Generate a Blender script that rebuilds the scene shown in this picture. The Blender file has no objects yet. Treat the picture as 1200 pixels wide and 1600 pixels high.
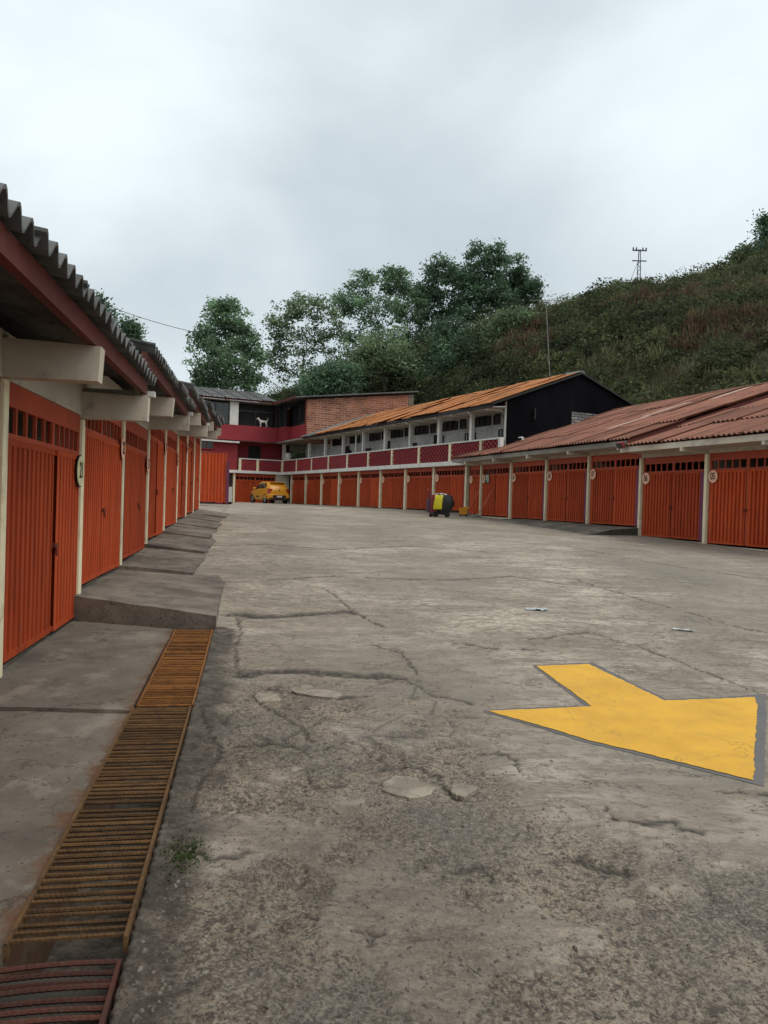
import bpy, bmesh, math, random
import numpy as np
from mathutils import Vector, Matrix

# ---------------------------------------------------------------- camera, sky, sun, exposure
scene = bpy.context.scene
COL = scene.collection
FPX, CX, CY = 1200.0, 600.0, 800.0           # focal length and centre of the photograph in its own pixels
CAMZ = 1.5
PITCH, ROLL = math.atan(15 / 1200), 0.031
_f = Vector((0, math.cos(PITCH), -math.sin(PITCH)))
_u0 = Vector((0, math.sin(PITCH), math.cos(PITCH)))
_r0 = Vector((1, 0, 0))
_r = _r0 * math.cos(ROLL) + _u0 * math.sin(ROLL)
_u = _u0 * math.cos(ROLL) - _r0 * math.sin(ROLL)
cam_d = bpy.data.cameras.new('camera')
cam = bpy.data.objects.new('camera', cam_d)
COL.objects.link(cam)
cam.matrix_world = Matrix(((_r.x, _u.x, -_f.x, 0), (_r.y, _u.y, -_f.y, 0), (_r.z, _u.z, -_f.z, CAMZ), (0, 0, 0, 1)))
cam_d.sensor_fit = 'VERTICAL'
cam_d.angle = 2 * math.atan(800 / FPX)
cam_d.clip_start = 0.05
cam_d.clip_end = 3000
scene.camera = cam

SUN_EL, SUN_AZ = math.radians(58), math.radians(120)      # azimuth clockwise from +Y
world = bpy.data.worlds.new('World')
scene.world = world
world.use_nodes = True
wn = world.node_tree.nodes
wl = world.node_tree.links
wn.clear()
w_out = wn.new('ShaderNodeOutputWorld')
w_bg = wn.new('ShaderNodeBackground')
w_sky = wn.new('ShaderNodeTexSky')
w_sky.sky_type = 'NISHITA'
w_sky.sun_disc = False
w_sky.sun_elevation = SUN_EL
w_sky.sun_rotation = SUN_AZ
w_sky.dust_density = 3.0
w_tc = wn.new('ShaderNodeTexCoord')
w_map = wn.new('ShaderNodeMapping')
w_map.inputs['Scale'].default_value = (1.0, 1.0, 1.5)
w_map.inputs['Rotation'].default_value = (0.25, 0.35, 0.4)
w_map.inputs['Location'].default_value = (1.7, 2.3, 0.9)
wl.new(w_tc.outputs['Generated'], w_map.inputs['Vector'])
w_n1 = wn.new('ShaderNodeTexNoise')
w_n1.inputs['Scale'].default_value = 1.5
w_n1.inputs['Detail'].default_value = 7
w_n1.inputs['Roughness'].default_value = 0.46
w_n1.inputs['Distortion'].default_value = 0.35
wl.new(w_map.outputs['Vector'], w_n1.inputs['Vector'])
w_rmp = wn.new('ShaderNodeValToRGB')
w_rmp.color_ramp.interpolation = 'EASE'
w_rmp.color_ramp.elements[0].position = 0.28
w_rmp.color_ramp.elements[0].color = (0.43, 0.49, 0.52, 1)
w_rmp.color_ramp.elements[1].position = 0.70
w_rmp.color_ramp.elements[1].color = (0.78, 0.855, 0.875, 1)
wl.new(w_n1.outputs['Fac'], w_rmp.inputs['Fac'])
w_sc = wn.new('ShaderNodeVectorMath')
w_sc.operation = 'SCALE'
w_sc.inputs['Scale'].default_value = 0.10
wl.new(w_sky.outputs['Color'], w_sc.inputs[0])
w_mix = wn.new('ShaderNodeMixRGB')
w_mix.inputs['Fac'].default_value = 0.90
wl.new(w_sc.outputs['Vector'], w_mix.inputs['Color1'])
wl.new(w_rmp.outputs['Color'], w_mix.inputs['Color2'])
wl.new(w_mix.outputs['Color'], w_bg.inputs['Color'])
w_bg.inputs['Strength'].default_value = 1.0
wl.new(w_bg.outputs['Background'], w_out.inputs['Surface'])

sun_d = bpy.data.lights.new('sun', 'SUN')
sun_d.energy = 1.2
sun_d.angle = math.radians(40)
sun_d.color = (1.0, 0.96, 0.9)
sun = bpy.data.objects.new('sun', sun_d)
COL.objects.link(sun)
_sd = Vector((math.sin(SUN_AZ) * math.cos(SUN_EL), math.cos(SUN_AZ) * math.cos(SUN_EL), math.sin(SUN_EL)))
sun.rotation_euler = _sd.to_track_quat('Z', 'Y').to_euler()

vs = scene.view_settings
vs.view_transform = 'Standard'
vs.look = 'None'
vs.exposure = 0.42
vs.gamma = 1.0
vs.use_curve_mapping = False
scene.cycles.max_bounces = 6
scene.cycles.diffuse_bounces = 3
scene.cycles.use_denoising = True

# ---------------------------------------------------------------- helpers
random.seed(7)
RNG = np.random.default_rng(11)


def ray(px, py):
    return (_f * FPX + _r * (px - CX) - _u * (py - CY)).normalized()


def at(px, py, Y):
    d = ray(px, py)
    return Vector((0, 0, CAMZ)) + d * (Y / d.y)


GY = np.array([-20, 0, 2.6, 7.0, 8.3, 9.2, 12, 16, 20, 26, 31, 37, 45, 58, 90.])
GZ = np.array([-.12, -.03, 0.0, .09, .15, .22, .38, .57, .70, .88, .98, 1.16, 1.20, 1.23, 1.3])


def gz(y):
    return float(np.interp(y, GY, GZ))


def gp(px, py):
    """the point of the yard seen at a pixel of the photograph"""
    d = ray(px, py)
    t = 1.0
    for _ in range(60):
        p = Vector((0, 0, CAMZ)) + d * t
        e = p.z - gz(p.y)
        t += e / max(0.02, -d.z + 0.03) * 0.7
    return Vector((0, 0, CAMZ)) + d * t


class MB:
    """collects shapes; build() links them as one mesh object"""

    def __init__(s):
        s.v, s.f, s.m, s.mi = [], [], [], 0

    def add(s, vs, fs):
        o = len(s.v)
        s.v += [tuple(p) for p in vs]
        s.f += [tuple(i + o for i in f) for f in fs]
        s.m += [s.mi] * len(fs)
        return s

    def box(s, x0, x1, y0, y1, z0, z1):
        return s.add([(x0, y0, z0), (x1, y0, z0), (x1, y1, z0), (x0, y1, z0), (x0, y0, z1), (x1, y0, z1), (x1, y1, z1), (x0, y1, z1)],
                     [(0, 3, 2, 1), (4, 5, 6, 7), (0, 1, 5, 4), (1, 2, 6, 5), (2, 3, 7, 6), (3, 0, 4, 7)])

    def bev(s, x0, x1, y0, y1, z0, z1, b=.01):
        """box with chamfered vertical and top edges"""
        def ring(i, z):
            return [(x0 + i + b, y0 + i, z), (x1 - i - b, y0 + i, z), (x1 - i, y0 + i + b, z), (x1 - i, y1 - i - b, z), (x1 - i - b, y1 - i, z), (x0 + i + b, y1 - i, z), (x0 + i, y1 - i - b, z), (x0 + i, y0 + i + b, z)]
        v = ring(b, z0) + ring(0, z0 + b) + ring(0, z1 - b) + ring(b, z1)
        f = [tuple(range(7, -1, -1)), tuple(range(24, 32))]
        for k in range(3):
            for i in range(8):
                j = (i + 1) % 8
                f.append((k * 8 + i, k * 8 + j, k * 8 + 8 + j, k * 8 + 8 + i))
        return s.add(v, f)

    def prism(s, poly, vec):
        """poly: 3D ring, extruded by vec"""
        n = len(poly)
        a = [Vector(p) for p in poly]
        b = [p + Vector(vec) for p in a]
        f = [tuple(range(n - 1, -1, -1)), tuple(range(n, 2 * n))]
        f += [(i, (i + 1) % n, (i + 1) % n + n, i + n) for i in range(n)]
        return s.add(a + b, f)

    def tube(s, pts, rad, seg=8, cap=True):
        pts = [Vector(p) for p in pts]
        if not hasattr(rad, '__len__'):
            rad = [rad] * len(pts)
        vs, fs = [], []
        for i, p in enumerate(pts):
            t = (pts[min(i + 1, len(pts) - 1)] - pts[max(i - 1, 0)]).normalized()
            h = Vector((0, 0, 1)) if abs(t.z) < .9 else Vector((1, 0, 0))
            a = t.cross(h).normalized()
            b = t.cross(a)
            for k in range(seg):
                q = 2 * math.pi * k / seg
                vs.append(p + (a * math.cos(q) + b * math.sin(q)) * rad[i])
        for i in range(len(pts) - 1):
            for k in range(seg):
                j = (k + 1) % seg
                fs.append((i * seg + k, i * seg + j, (i + 1) * seg + j, (i + 1) * seg + k))
        if cap:
            fs.append(tuple(range(seg - 1, -1, -1)))
            fs.append(tuple(range((len(pts) - 1) * seg, len(pts) * seg)))
        return s.add(vs, fs)

    def lathe(s, prof, seg=16, c=(0, 0, 0), axis='z'):
        """prof: (r, h) pairs"""
        vs, fs = [], []
        for r, h in prof:
            for k in range(seg):
                q = 2 * math.pi * k / seg
                a, b = r * math.cos(q), r * math.sin(q)
                p = {'z': (a, b, h), 'y': (a, h, b), 'x': (h, a, b)}[axis]
                vs.append((p[0] + c[0], p[1] + c[1], p[2] + c[2]))
        n = len(prof)
        for i in range(n - 1):
            for k in range(seg):
                j = (k + 1) % seg
                fs.append((i * seg + k, i * seg + j, (i + 1) * seg + j, (i + 1) * seg + k))
        fs.append(tuple(range(seg - 1, -1, -1)))
        fs.append(tuple(range((n - 1) * seg, n * seg)))
        return s.add(vs, fs)

    def mesh(s, name, mats, smooth=False):
        me = bpy.data.meshes.new(name)
        me.from_pydata(s.v, [], s.f)
        for m in (mats if isinstance(mats, (list, tuple)) else [mats]):
            me.materials.append(m)
        if any(s.m):
            me.polygons.foreach_set('material_index', s.m)
        bm = bmesh.new()
        bm.from_mesh(me)
        bmesh.ops.recalc_face_normals(bm, faces=bm.faces)
        bm.to_mesh(me)
        bm.free()
        if smooth:
            me.polygons.foreach_set('use_smooth', [True] * len(me.polygons))
            me.set_sharp_from_angle(angle=math.radians(40))
        me.update()
        return me

    def build(s, name, mats, parent=None, smooth=False, loc=(0, 0, 0), rot=(0, 0, 0)):
        return link(name, s.mesh(name, mats, smooth), parent, loc, rot)


def link(name, data, parent=None, loc=(0, 0, 0), rot=(0, 0, 0)):
    o = bpy.data.objects.new(name, data)
    COL.objects.link(o)
    o.parent = parent
    o.location = loc
    o.rotation_euler = rot
    return o


def tag(o, label, cat=None, group=None, kind=None):
    o['label'] = label
    if cat:
        o['category'] = cat
    if group:
        o['group'] = group
    if kind:
        o['kind'] = kind
    return o


def thing(name, label, cat, loc=(0, 0, 0), rz=0, group=None):
    return tag(link(name, None, None, loc, (0, 0, rz)), label, cat, group)


# numpy noise -------------------------------------------------
def _hash(ix, iy, seed):
    h = (ix.astype(np.int64) * 374761393 + iy.astype(np.int64) * 668265263 + seed * 1442695041) & 0xffffffff
    h = ((h ^ (h >> 13)) * 1274126177) & 0xffffffff
    h = (h ^ (h >> 16)) & 0xffffffff
    return h.astype(np.float64) / 4294967295.0


def vnoise(x, y, seed=0):
    ix, iy = np.floor(x), np.floor(y)
    fx, fy = x - ix, y - iy
    fx = fx * fx * (3 - 2 * fx)
    fy = fy * fy * (3 - 2 * fy)
    a, b = _hash(ix, iy, seed), _hash(ix + 1, iy, seed)
    c, d = _hash(ix, iy + 1, seed), _hash(ix + 1, iy + 1, seed)
    return (a + (b - a) * fx) * (1 - fy) + (c + (d - c) * fx) * fy


def fbm(x, y, seed=0, oct=4, gain=.5):
    s, a, t = 0, 1, 0
    for i in range(oct):
        s = s + a * vnoise(x * 2 ** i + i * 17.3, y * 2 ** i - i * 9.1, seed + i)
        t += a
        a *= gain
    return s / t


def worley(x, y, seed=0):
    """distance to nearest feature point, to the second, and the nearest cell's id"""
    ix, iy = np.floor(x), np.floor(y)
    d1 = np.full(x.shape, 9.0)
    d2 = np.full(x.shape, 9.0)
    cid = np.zeros(x.shape)
    for dx in (-1, 0, 1):
        for dy in (-1, 0, 1):
            px = ix + dx + _hash(ix + dx, iy + dy, seed)
            py = iy + dy + _hash(ix + dx, iy + dy, seed + 5)
            d = np.hypot(px - x, py - y)
            h = _hash(ix + dx, iy + dy, seed + 9)
            n = d < d1
            d2 = np.where(n, d1, np.minimum(d2, d))
            cid = np.where(n, h, cid)
            d1 = np.where(n, d, d1)
    return d1, d2, cid


def smooth01(e0, e1, x):
    t = np.clip((x - e0) / (e1 - e0), 0, 1)
    return t * t * (3 - 2 * t)


# materials ---------------------------------------------------
def nmat(name):
    m = bpy.data.materials.new(name)
    m.use_nodes = True
    nt = m.node_tree
    b = nt.nodes['Principled BSDF']
    return m, nt.nodes, nt.links, b


def noise(n, l, scale, detail=4, rough=.55, vec=None, dist=0.0):
    t = n.new('ShaderNodeTexNoise')
    t.inputs['Scale'].default_value = scale
    t.inputs['Detail'].default_value = detail
    t.inputs['Roughness'].default_value = rough
    t.inputs['Distortion'].default_value = dist
    if vec is not None:
        l.new(vec, t.inputs['Vector'])
    return t.outputs['Fac']


def ramp(n, l, fac, stops):
    r = n.new('ShaderNodeValToRGB')
    els = r.color_ramp.elements
    while len(els) < len(stops):
        els.new(0.5)
    for e, (p, c) in zip(els, stops):
        e.position = p
        e.color = (c, c, c, 1) if not hasattr(c, '__len__') else (*c[:3], 1)
    l.new(fac, r.inputs['Fac'])
    return r.outputs['Color']


def mixc(n, l, fac, a, b, mode='MIX'):
    m = n.new('ShaderNodeMixRGB')
    m.blend_type = mode
    for k, v in (('Fac', fac), ('Color1', a), ('Color2', b)):
        if hasattr(v, 'is_linked') or isinstance(v, bpy.types.NodeSocket):
            l.new(v, m.inputs[k])
        elif hasattr(v, '__len__'):
            m.inputs[k].default_value = (*v[:3], 1)
        else:
            m.inputs[k].default_value = v
    return m.outputs['Color']


def mapping(n, l, scale=(1, 1, 1), kind='Object'):
    tc = n.new('ShaderNodeTexCoord')
    mp = n.new('ShaderNodeMapping')
    mp.inputs['Scale'].default_value = scale
    l.new(tc.outputs[kind], mp.inputs['Vector'])
    return mp.outputs['Vector']


def bump(n, l, b, height, strength=.4, dist=.01):
    bp = n.new('ShaderNodeBump')
    bp.inputs['Strength'].default_value = strength
    bp.inputs['Distance'].default_value = dist
    l.new(height, bp.inputs['Height'])
    l.new(bp.outputs['Normal'], b.inputs['Normal'])


def hairlines(n, l, v, col, dark, scale=1.3, amt=.8):
    """fine crazing and pits too small to build"""
    wn_ = n.new('ShaderNodeTexNoise')
    wn_.inputs['Scale'].default_value = 2.6
    wn_.inputs['Detail'].default_value = 9
    wn_.inputs['Roughness'].default_value = .68
    l.new(v, wn_.inputs['Vector'])
    sc_ = n.new('ShaderNodeVectorMath')
    sc_.operation = 'SCALE'
    sc_.inputs['Scale'].default_value = .9
    l.new(wn_.outputs['Color'], sc_.inputs[0])
    ad = n.new('ShaderNodeVectorMath')
    ad.operation = 'ADD'
    l.new(v, ad.inputs[0])
    l.new(sc_.outputs['Vector'], ad.inputs[1])
    for k, (s_, wd, lo) in enumerate(((scale, .012, .46), (scale * 2.7, .022, .50), (scale * .55, .007, .42))):
        vv = n.new('ShaderNodeTexVoronoi')
        vv.feature = 'DISTANCE_TO_EDGE'
        vv.inputs['Scale'].default_value = s_
        l.new(ad.outputs['Vector'], vv.inputs['Vector'])
        m_ = n.new('ShaderNodeMath')
        m_.operation = 'MULTIPLY'
        l.new(ramp(n, l, vv.outputs['Distance'], [(0, amt), (wd, 0)]), m_.inputs[0])
        l.new(ramp(n, l, noise(n, l, .9 + k * .7, 4, .6, v), [(lo, 0), (lo + .09, 1)]), m_.inputs[1])
        col = mixc(n, l, m_.outputs[0], col, dark)
    col = mixc(n, l, ramp(n, l, noise(n, l, 28, 3, .6, v), [(.655, 0), (.685, amt)]), col, dark)
    return col


def pmat(name, c1, c2=None, scale=3.0, rough=.75, metal=0.0, stretch=(1, 1, 1), lo=.35, hi=.7, dirt=None, dirt_amt=.5, bmp=.25, bscale=40, rnd=.12, spec=.3):
    """paint, plaster or metal: two tones of one colour, a dirt or wear tone in patches, fine relief, a small change per object"""
    m, n, l, b = nmat(name)
    v = mapping(n, l, stretch)
    oi = n.new('ShaderNodeObjectInfo')
    add = n.new('ShaderNodeVectorMath')
    add.operation = 'ADD'
    sc = n.new('ShaderNodeVectorMath')
    sc.operation = 'SCALE'
    sc.inputs[0].default_value = (37, 23, 51)
    l.new(oi.outputs['Random'], sc.inputs['Scale'])
    l.new(v, add.inputs[0])
    l.new(sc.outputs['Vector'], add.inputs[1])
    v = add.outputs['Vector']
    c2 = c2 or tuple(x * .75 for x in c1)
    col = mixc(n, l, ramp(n, l, noise(n, l, scale, 5, .6, v), [(lo, 0), (hi, 1)]), c1, c2)
    if dirt:
        f = ramp(n, l, noise(n, l, scale * 2.3, 8, .68, v, .4), [(.52, 0), (.72, dirt_amt)])
        col = mixc(n, l, f, col, dirt)
    if name == 'orange_door_paint':            # faded runs and chalky patches
        col = mixc(n, l, ramp(n, l, noise(n, l, 2.2, 6, .7, mapping(n, l, (9, 9, .35))), [(.52, 0), (.66, .45)]), col, (.52, .13, .055))
        col = mixc(n, l, ramp(n, l, noise(n, l, 26, 5, .7, v), [(.66, 0), (.72, .8)]), col, (.10, .035, .02))
    if name == 'worn_grey_concrete':
        col = hairlines(n, l, v, col, (.04, .034, .028), 1.5, .85)
    if rnd:
        mm = n.new('ShaderNodeMapRange')
        mm.inputs['To Min'].default_value = 1 - rnd
        mm.inputs['To Max'].default_value = 1 + rnd
        l.new(oi.outputs['Random'], mm.inputs['Value'])
        vm = n.new('ShaderNodeVectorMath')
        vm.operation = 'SCALE'
        l.new(col, vm.inputs[0])
        l.new(mm.outputs['Result'], vm.inputs['Scale'])
        col = vm.outputs['Vector']
    l.new(col, b.inputs['Base Color'])
    b.inputs['Roughness'].default_value = rough
    b.inputs['Metallic'].default_value = metal
    b.inputs['Specular IOR Level'].default_value = spec
    if bmp:
        bump(n, l, b, noise(n, l, bscale, 6, .65, v), bmp, .008)
    return m


def wall_brick(name, c1, c2, mortar, bw=.25, bh=.08, msize=.01, rough=.85, bmp=.5, rot=None):
    """courses too small in the picture to be built one by one"""
    m, n, l, b = nmat(name)
    tc = n.new('ShaderNodeTexCoord')
    sp = n.new('ShaderNodeSeparateXYZ')
    l.new(tc.outputs['Object'], sp.inputs[0])
    ad = n.new('ShaderNodeMath')
    l.new(sp.outputs['X'], ad.inputs[0])
    l.new(sp.outputs['Y'], ad.inputs[1])
    cb = n.new('ShaderNodeCombineXYZ')
    l.new(ad.outputs[0], cb.inputs['X'])
    l.new(sp.outputs['Z'], cb.inputs['Y'])
    br = n.new('ShaderNodeTexBrick')
    br.inputs['Scale'].default_value = 1
    br.inputs['Brick Width'].default_value = bw
    br.inputs['Row Height'].default_value = bh
    br.inputs['Mortar Size'].default_value = msize
    br.inputs['Mortar Smooth'].default_value = .4
    br.inputs['Bias'].default_value = -.1
    br.inputs['Color1'].default_value = (*c1, 1)
    br.inputs['Color2'].default_value = (*c2, 1)
    br.inputs['Mortar'].default_value = (*mortar, 1)
    l.new(cb.outputs['Vector'], br.inputs['Vector'])
    f = ramp(n, l, noise(n, l, .9, 7, .7, tc.outputs['Object']), [(.35, .62), (.7, 1.15)])
    col = mixc(n, l, 1.0, br.outputs['Color'], f, 'MULTIPLY')
    l.new(col, b.inputs['Base Color'])
    b.inputs['Roughness'].default_value = rough
    b.inputs['Specular IOR Level'].default_value = .2
    inv = n.new('ShaderNodeMath')
    inv.operation = 'SUBTRACT'
    inv.inputs[0].default_value = 1
    l.new(br.outputs['Fac'], inv.inputs[1])
    bump(n, l, b, inv.outputs[0], bmp, .01)
    return m


M = {}
M['orange'] = pmat('orange_door_paint', (.45, .066, .017), (.35, .048, .014), 1.6, .7, stretch=(3, 3, .5), dirt=(.17, .034, .018), dirt_amt=.75, bmp=.12, bscale=25, rnd=.2, spec=.15)
M['orange_frame'] = pmat('orange_frame_paint', (.42, .066, .026), (.34, .054, .022), 2, .6, dirt=(.16, .04, .025), dirt_amt=.5, bmp=.1)
M['purple'] = pmat('purple_jamb_tone', (.17, .035, .085), None, 2, .6, dirt=(.10, .04, .05))  # dull purple tone for the door's edge strip and the gate pillar
M['cream'] = pmat('cream_wall_paint', (.58, .51, .41), (.47, .41, .33), 1.3, .8, dirt=(.27, .23, .175), dirt_amt=.8, bmp=.2)
M['post'] = pmat('pale_cream_post_paint', (.80, .72, .49), (.68, .60, .41), 2.2, .7, stretch=(1, 1, .6), dirt=(.34, .22, .15), dirt_amt=.7, bmp=.15)
M['white'] = pmat('white_trim_paint', (.68, .66, .62), (.58, .56, .52), 2, .75, dirt=(.38, .36, .32), dirt_amt=.55, bmp=.15)
M['redbeam'] = pmat('dark_red_fascia_paint', (.115, .026, .020), (.085, .022, .018), 2, .7, dirt=(.07, .03, .025))
M['rosered'] = pmat('crimson_house_paint', (.30, .032, .040), (.25, .028, .036), .8, .7, dirt=(.17, .03, .035), dirt_amt=.4, bmp=.1)
M['lattice'] = pmat('wine_red_lattice_paint', (.25, .028, .036), (.19, .024, .03), 2, .75)
M['greyroof'] = pmat('grey_fibre_cement', (.155, .155, .15), (.085, .085, .08), 2.2, .9, dirt=(.035, .038, .03), dirt_amt=.85, bmp=.5, bscale=30, rnd=.2)
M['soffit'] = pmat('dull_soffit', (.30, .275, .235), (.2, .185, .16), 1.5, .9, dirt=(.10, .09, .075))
M['redroof'] = pmat('red_roof_sheet', (.27, .112, .072), (.165, .078, .056), 1.9, .9, stretch=(3, .7, 1), dirt=(.085, .06, .048), dirt_amt=.95, bmp=.5, bscale=22, rnd=.3)
M['rust'] = pmat('rusty_zinc_roof', (.44, .17, .055), (.27, .115, .05), 1.4, .85, stretch=(2.5, .7, 1), dirt=(.17, .10, .06), dirt_amt=.8, bmp=.3, bscale=20, rnd=.22)
M['greysheet'] = pmat('grey_green_sheet', (.17, .20, .20), (.12, .14, .14), 2, .7)
M['black'] = pmat('black_gable_sheet', (.004, .004, .005), (.009, .009, .011), .7, .98, stretch=(1, 1, .4), rnd=0, spec=.03)
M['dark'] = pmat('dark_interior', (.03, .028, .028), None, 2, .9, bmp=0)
M['glass'], _n, _l, _b = nmat('dark_window_glass')
_b.inputs['Base Color'].default_value = (.018, .02, .022, 1)
_b.inputs['Roughness'].default_value = .12
_b.inputs['Specular IOR Level'].default_value = .5
M['curtain'] = pmat('pale_curtain', (.35, .34, .33), (.22, .21, .21), 1.5, .9, stretch=(12, 12, .5), bmp=0)
M['steel'] = pmat('worn_grey_steel', (.22, .22, .21), (.14, .13, .12), 4, .55, .4, dirt=(.16, .07, .03))
M['latch'] = pmat('rusty_red_latch', (.16, .03, .016), None, 9, .7)
M['winbar'] = pmat('grey_orange_bars', (.22, .10, .07), None, 5, .7)
M['blackmetal'] = pmat('dark_iron', (.03, .03, .03), None, 5, .6, .3)
M['rebar'] = pmat('rusty_rebar', (.135, .072, .026), (.075, .038, .016), 7, .85, dirt=(.035, .024, .016), dirt_amt=.9, bmp=.9, bscale=90, rnd=.28)
M['rebar_orange'] = pmat('bright_rusty_rebar', (.235, .095, .022), (.14, .055, .016), 6, .85, dirt=(.06, .03, .016), dirt_amt=.9, bmp=.9, bscale=90, rnd=.28)
M['rebar_red'] = pmat('reddish_bent_rebar', (.085, .026, .018), (.055, .024, .016), 7, .8, dirt=(.06, .045, .03), dirt_amt=.9, bmp=.8, bscale=90, rnd=.3)
M['slab'] = pmat('worn_grey_concrete', (.205, .176, .142), (.105, .09, .073), 1.6, .92, lo=.4, hi=.6, dirt=(.075, .064, .05), dirt_amt=.85, bmp=.9, bscale=28, rnd=.14)
M['bwhite'] = wall_brick('white_painted_brick', (.76, .75, .72), (.66, .65, .62), (.46, .45, .42), .28, .10, .012, bmp=.6)
M['brick'] = wall_brick('bare_red_brick', (.40, .15, .085), (.22, .075, .05), (.42, .31, .24), .5, .15, .02)
M['greybrick'] = wall_brick('bare_grey_brick', (.26, .25, .235), (.15, .145, .135), (.05, .05, .05), .4, .12, .02)
M['signface'] = pmat('cream_sign_face', (.80, .46, .32), (.72, .41, .28), 4, .6, rnd=.04, bmp=0)
M['signpale'] = pmat('pale_sign_face', (.66, .62, .38), (.58, .56, .28), 5, .6, rnd=.04, bmp=0)
M['ink'] = pmat('black_sign_ink', (.02, .02, .02), None, 5, .6, bmp=0)
M['bark'] = pmat('grey_brown_bark', (.075, .06, .045), (.045, .036, .028), 3, .95, stretch=(1, 1, .3), bmp=.6)
# ---------------------------------------------------------------- ground, yard, pavement
AL = math.radians(9.7)
OL = Vector((-2.925, 5.9, 0))
UL = Vector((-math.sin(AL), math.cos(AL), 0))          # along the left row, away from the camera
NL = Vector((math.cos(AL), math.sin(AL), 0))           # out of the left row, into the yard
PU = 2.729                                             # one garage, post to post


def sp(s, p, z=0.0):
    q = OL + UL * s + NL * p
    return Vector((q.x, q.y, z))


CRACKS = [  # (width, depth, pixel polyline in the photograph)
    (.022, .035, [(342, 960), (372, 957), (400, 962), (450, 960), (490, 956), (540, 953), (554, 958)]),
    (.020, .035, [(372, 1050), (420, 1046), (470, 1045), (520, 1048), (560, 1052), (600, 1052), (626, 1057)]),
    (.009, .03, [(370, 962), (376, 985), (366, 1012), (374, 1050)]),
    (.010, .02, [(929, 988), (960, 1000), (992, 1007), (1017, 1017), (1067, 1036), (1121, 1057), (1160, 1074), (1215, 1096)]),
    (.010, .02, [(900, 905), (950, 922), (1008, 940), (1046, 950), (1100, 963), (1137, 975), (1205, 990)]),
    (.008, .015, [(712, 1005), (762, 1011), (821, 1015), (850, 1017)]),
    (.008, .015, [(825, 997), (875, 992), (921, 988), (929, 988)]),
    (.009, .018, [(505, 918), (526, 932), (552, 956), (580, 972), (604, 980)]),
    (.008, .015, [(580, 1006), (628, 1020), (644, 1040), (652, 1052)]),
    (.008, .014, [(724, 1004), (772, 1014), (820, 1014)]),
    (.012, .02, [(690, 1082), (702, 1088), (724, 1094), (740, 1099)]),
    (.010, .02, [(630, 1056), (660, 1075), (700, 1088)]),
    (.012, .02, [(420, 1068), (450, 1075), (500, 1082), (560, 1085), (580, 1082)]),
    (.012, .02, [(395, 1080), (420, 1100), (455, 1120), (475, 1135), (488, 1150)]),
    (.012, .022, [(368, 1160), (400, 1157), (430, 1152), (470, 1160), (480, 1170)]),
    (.010, .02, [(505, 1163), (530, 1155), (555, 1157), (570, 1165), (592, 1180)]),
    (.012, .022, [(600, 1195), (640, 1192), (680, 1203), (692, 1225), (716, 1243)]),
    (.010, .02, [(740, 1175), (775, 1175), (800, 1185), (820, 1212)]),
    (.010, .02, [(490, 1195), (480, 1210), (500, 1225), (540, 1222)]),
    (.010, .018, [(950, 1262), (958, 1278), (1005, 1286), (1052, 1284), (1065, 1296), (1100, 1302)]),
    (.016, .03, [(870, 1340), (905, 1332), (925, 1345), (965, 1352), (975, 1355)]),
    (.010, .02, [(710, 1352), (752, 1350), (765, 1365)]),
    (.010, .018, [(1130, 1238), (1160, 1237), (1200, 1242)]),
    (.018, .03, [(300, 1325), (330, 1335), (360, 1332), (378, 1328)]),
    (.016, .028, [(560, 1445), (575, 1452), (588, 1457), (580, 1475)]),
    (.012, .02, [(300, 1080), (320, 1120), (345, 1170), (320, 1210), (300, 1260)]),
    (.008, .014, [(700, 905), (800, 900), (880, 912)]),
    (.008, .014, [(420, 905), (520, 900), (640, 905), (700, 905)]),
    (.010, .014, [(330, 852), (420, 850), (520, 858), (640, 852), (760, 862)]),
    (.008, .012, [(870, 850), (960, 868), (1080, 890), (1200, 905)]),
]
CR_W = []
for w, dpt, pl in CRACKS:
    pts = [gp(*q) for q in pl]
    CR_W.append((w, dpt, [(p.x, p.y) for p in pts]))
LEDGES = []
for pl, drop, run in (([(342, 958), (372, 957), (400, 962), (450, 960), (490, 956), (540, 953), (560, 955)], .020, .7), ([(366, 1050), (420, 1046), (470, 1045), (520, 1048), (560, 1052), (600, 1052), (632, 1056)], .024, .8),
                      ([(372, 1160), (400, 1157), (430, 1152), (470, 1160)], .022, .3), ([(500, 1165), (530, 1154), (560, 1157), (600, 1172)], .02, .3), ([(600, 1196), (640, 1192), (680, 1200), (705, 1210)], .022, .35),
                      ([(860, 1345), (905, 1332), (930, 1346), (985, 1353)], .025, .3), ([(690, 1353), (752, 1348), (790, 1352)], .02, .3), ([(540, 1450), (575, 1446), (592, 1452)], .025, .15), ([(945, 1275), (1000, 1284), (1060, 1286), (1110, 1300)], .018, .3)):
    ws = sorted(tuple(gp(*q)[:2]) for q in pl)
    LEDGES.append((ws, drop, run))
LEDGES = LEDGES[:2]
ERODED = [tuple(gp(*q)[:2]) for q in [(340, 985), (362, 1000), (366, 1052), (470, 1054), (560, 1056), (640, 1060), (720, 1084), (770, 1118), (800, 1200), (860, 1260), (960, 1300), (1090, 1330), (1300, 1370), (1500, 1700), (100, 1700), (200, 1480), (320, 1040)]]
ARROW_Y = [(720 + x / 2.5, 1000 + y / 2.5) for x, y in [(295, 105), (500, 98), (640, 163), (795, 240), (960, 234), (1148, 226), (1160, 255), (1150, 400), (1143, 550), (980, 508), (700, 440), (500, 395), (300, 332), (105, 278), (300, 270), (510, 262), (400, 180)]]
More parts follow.
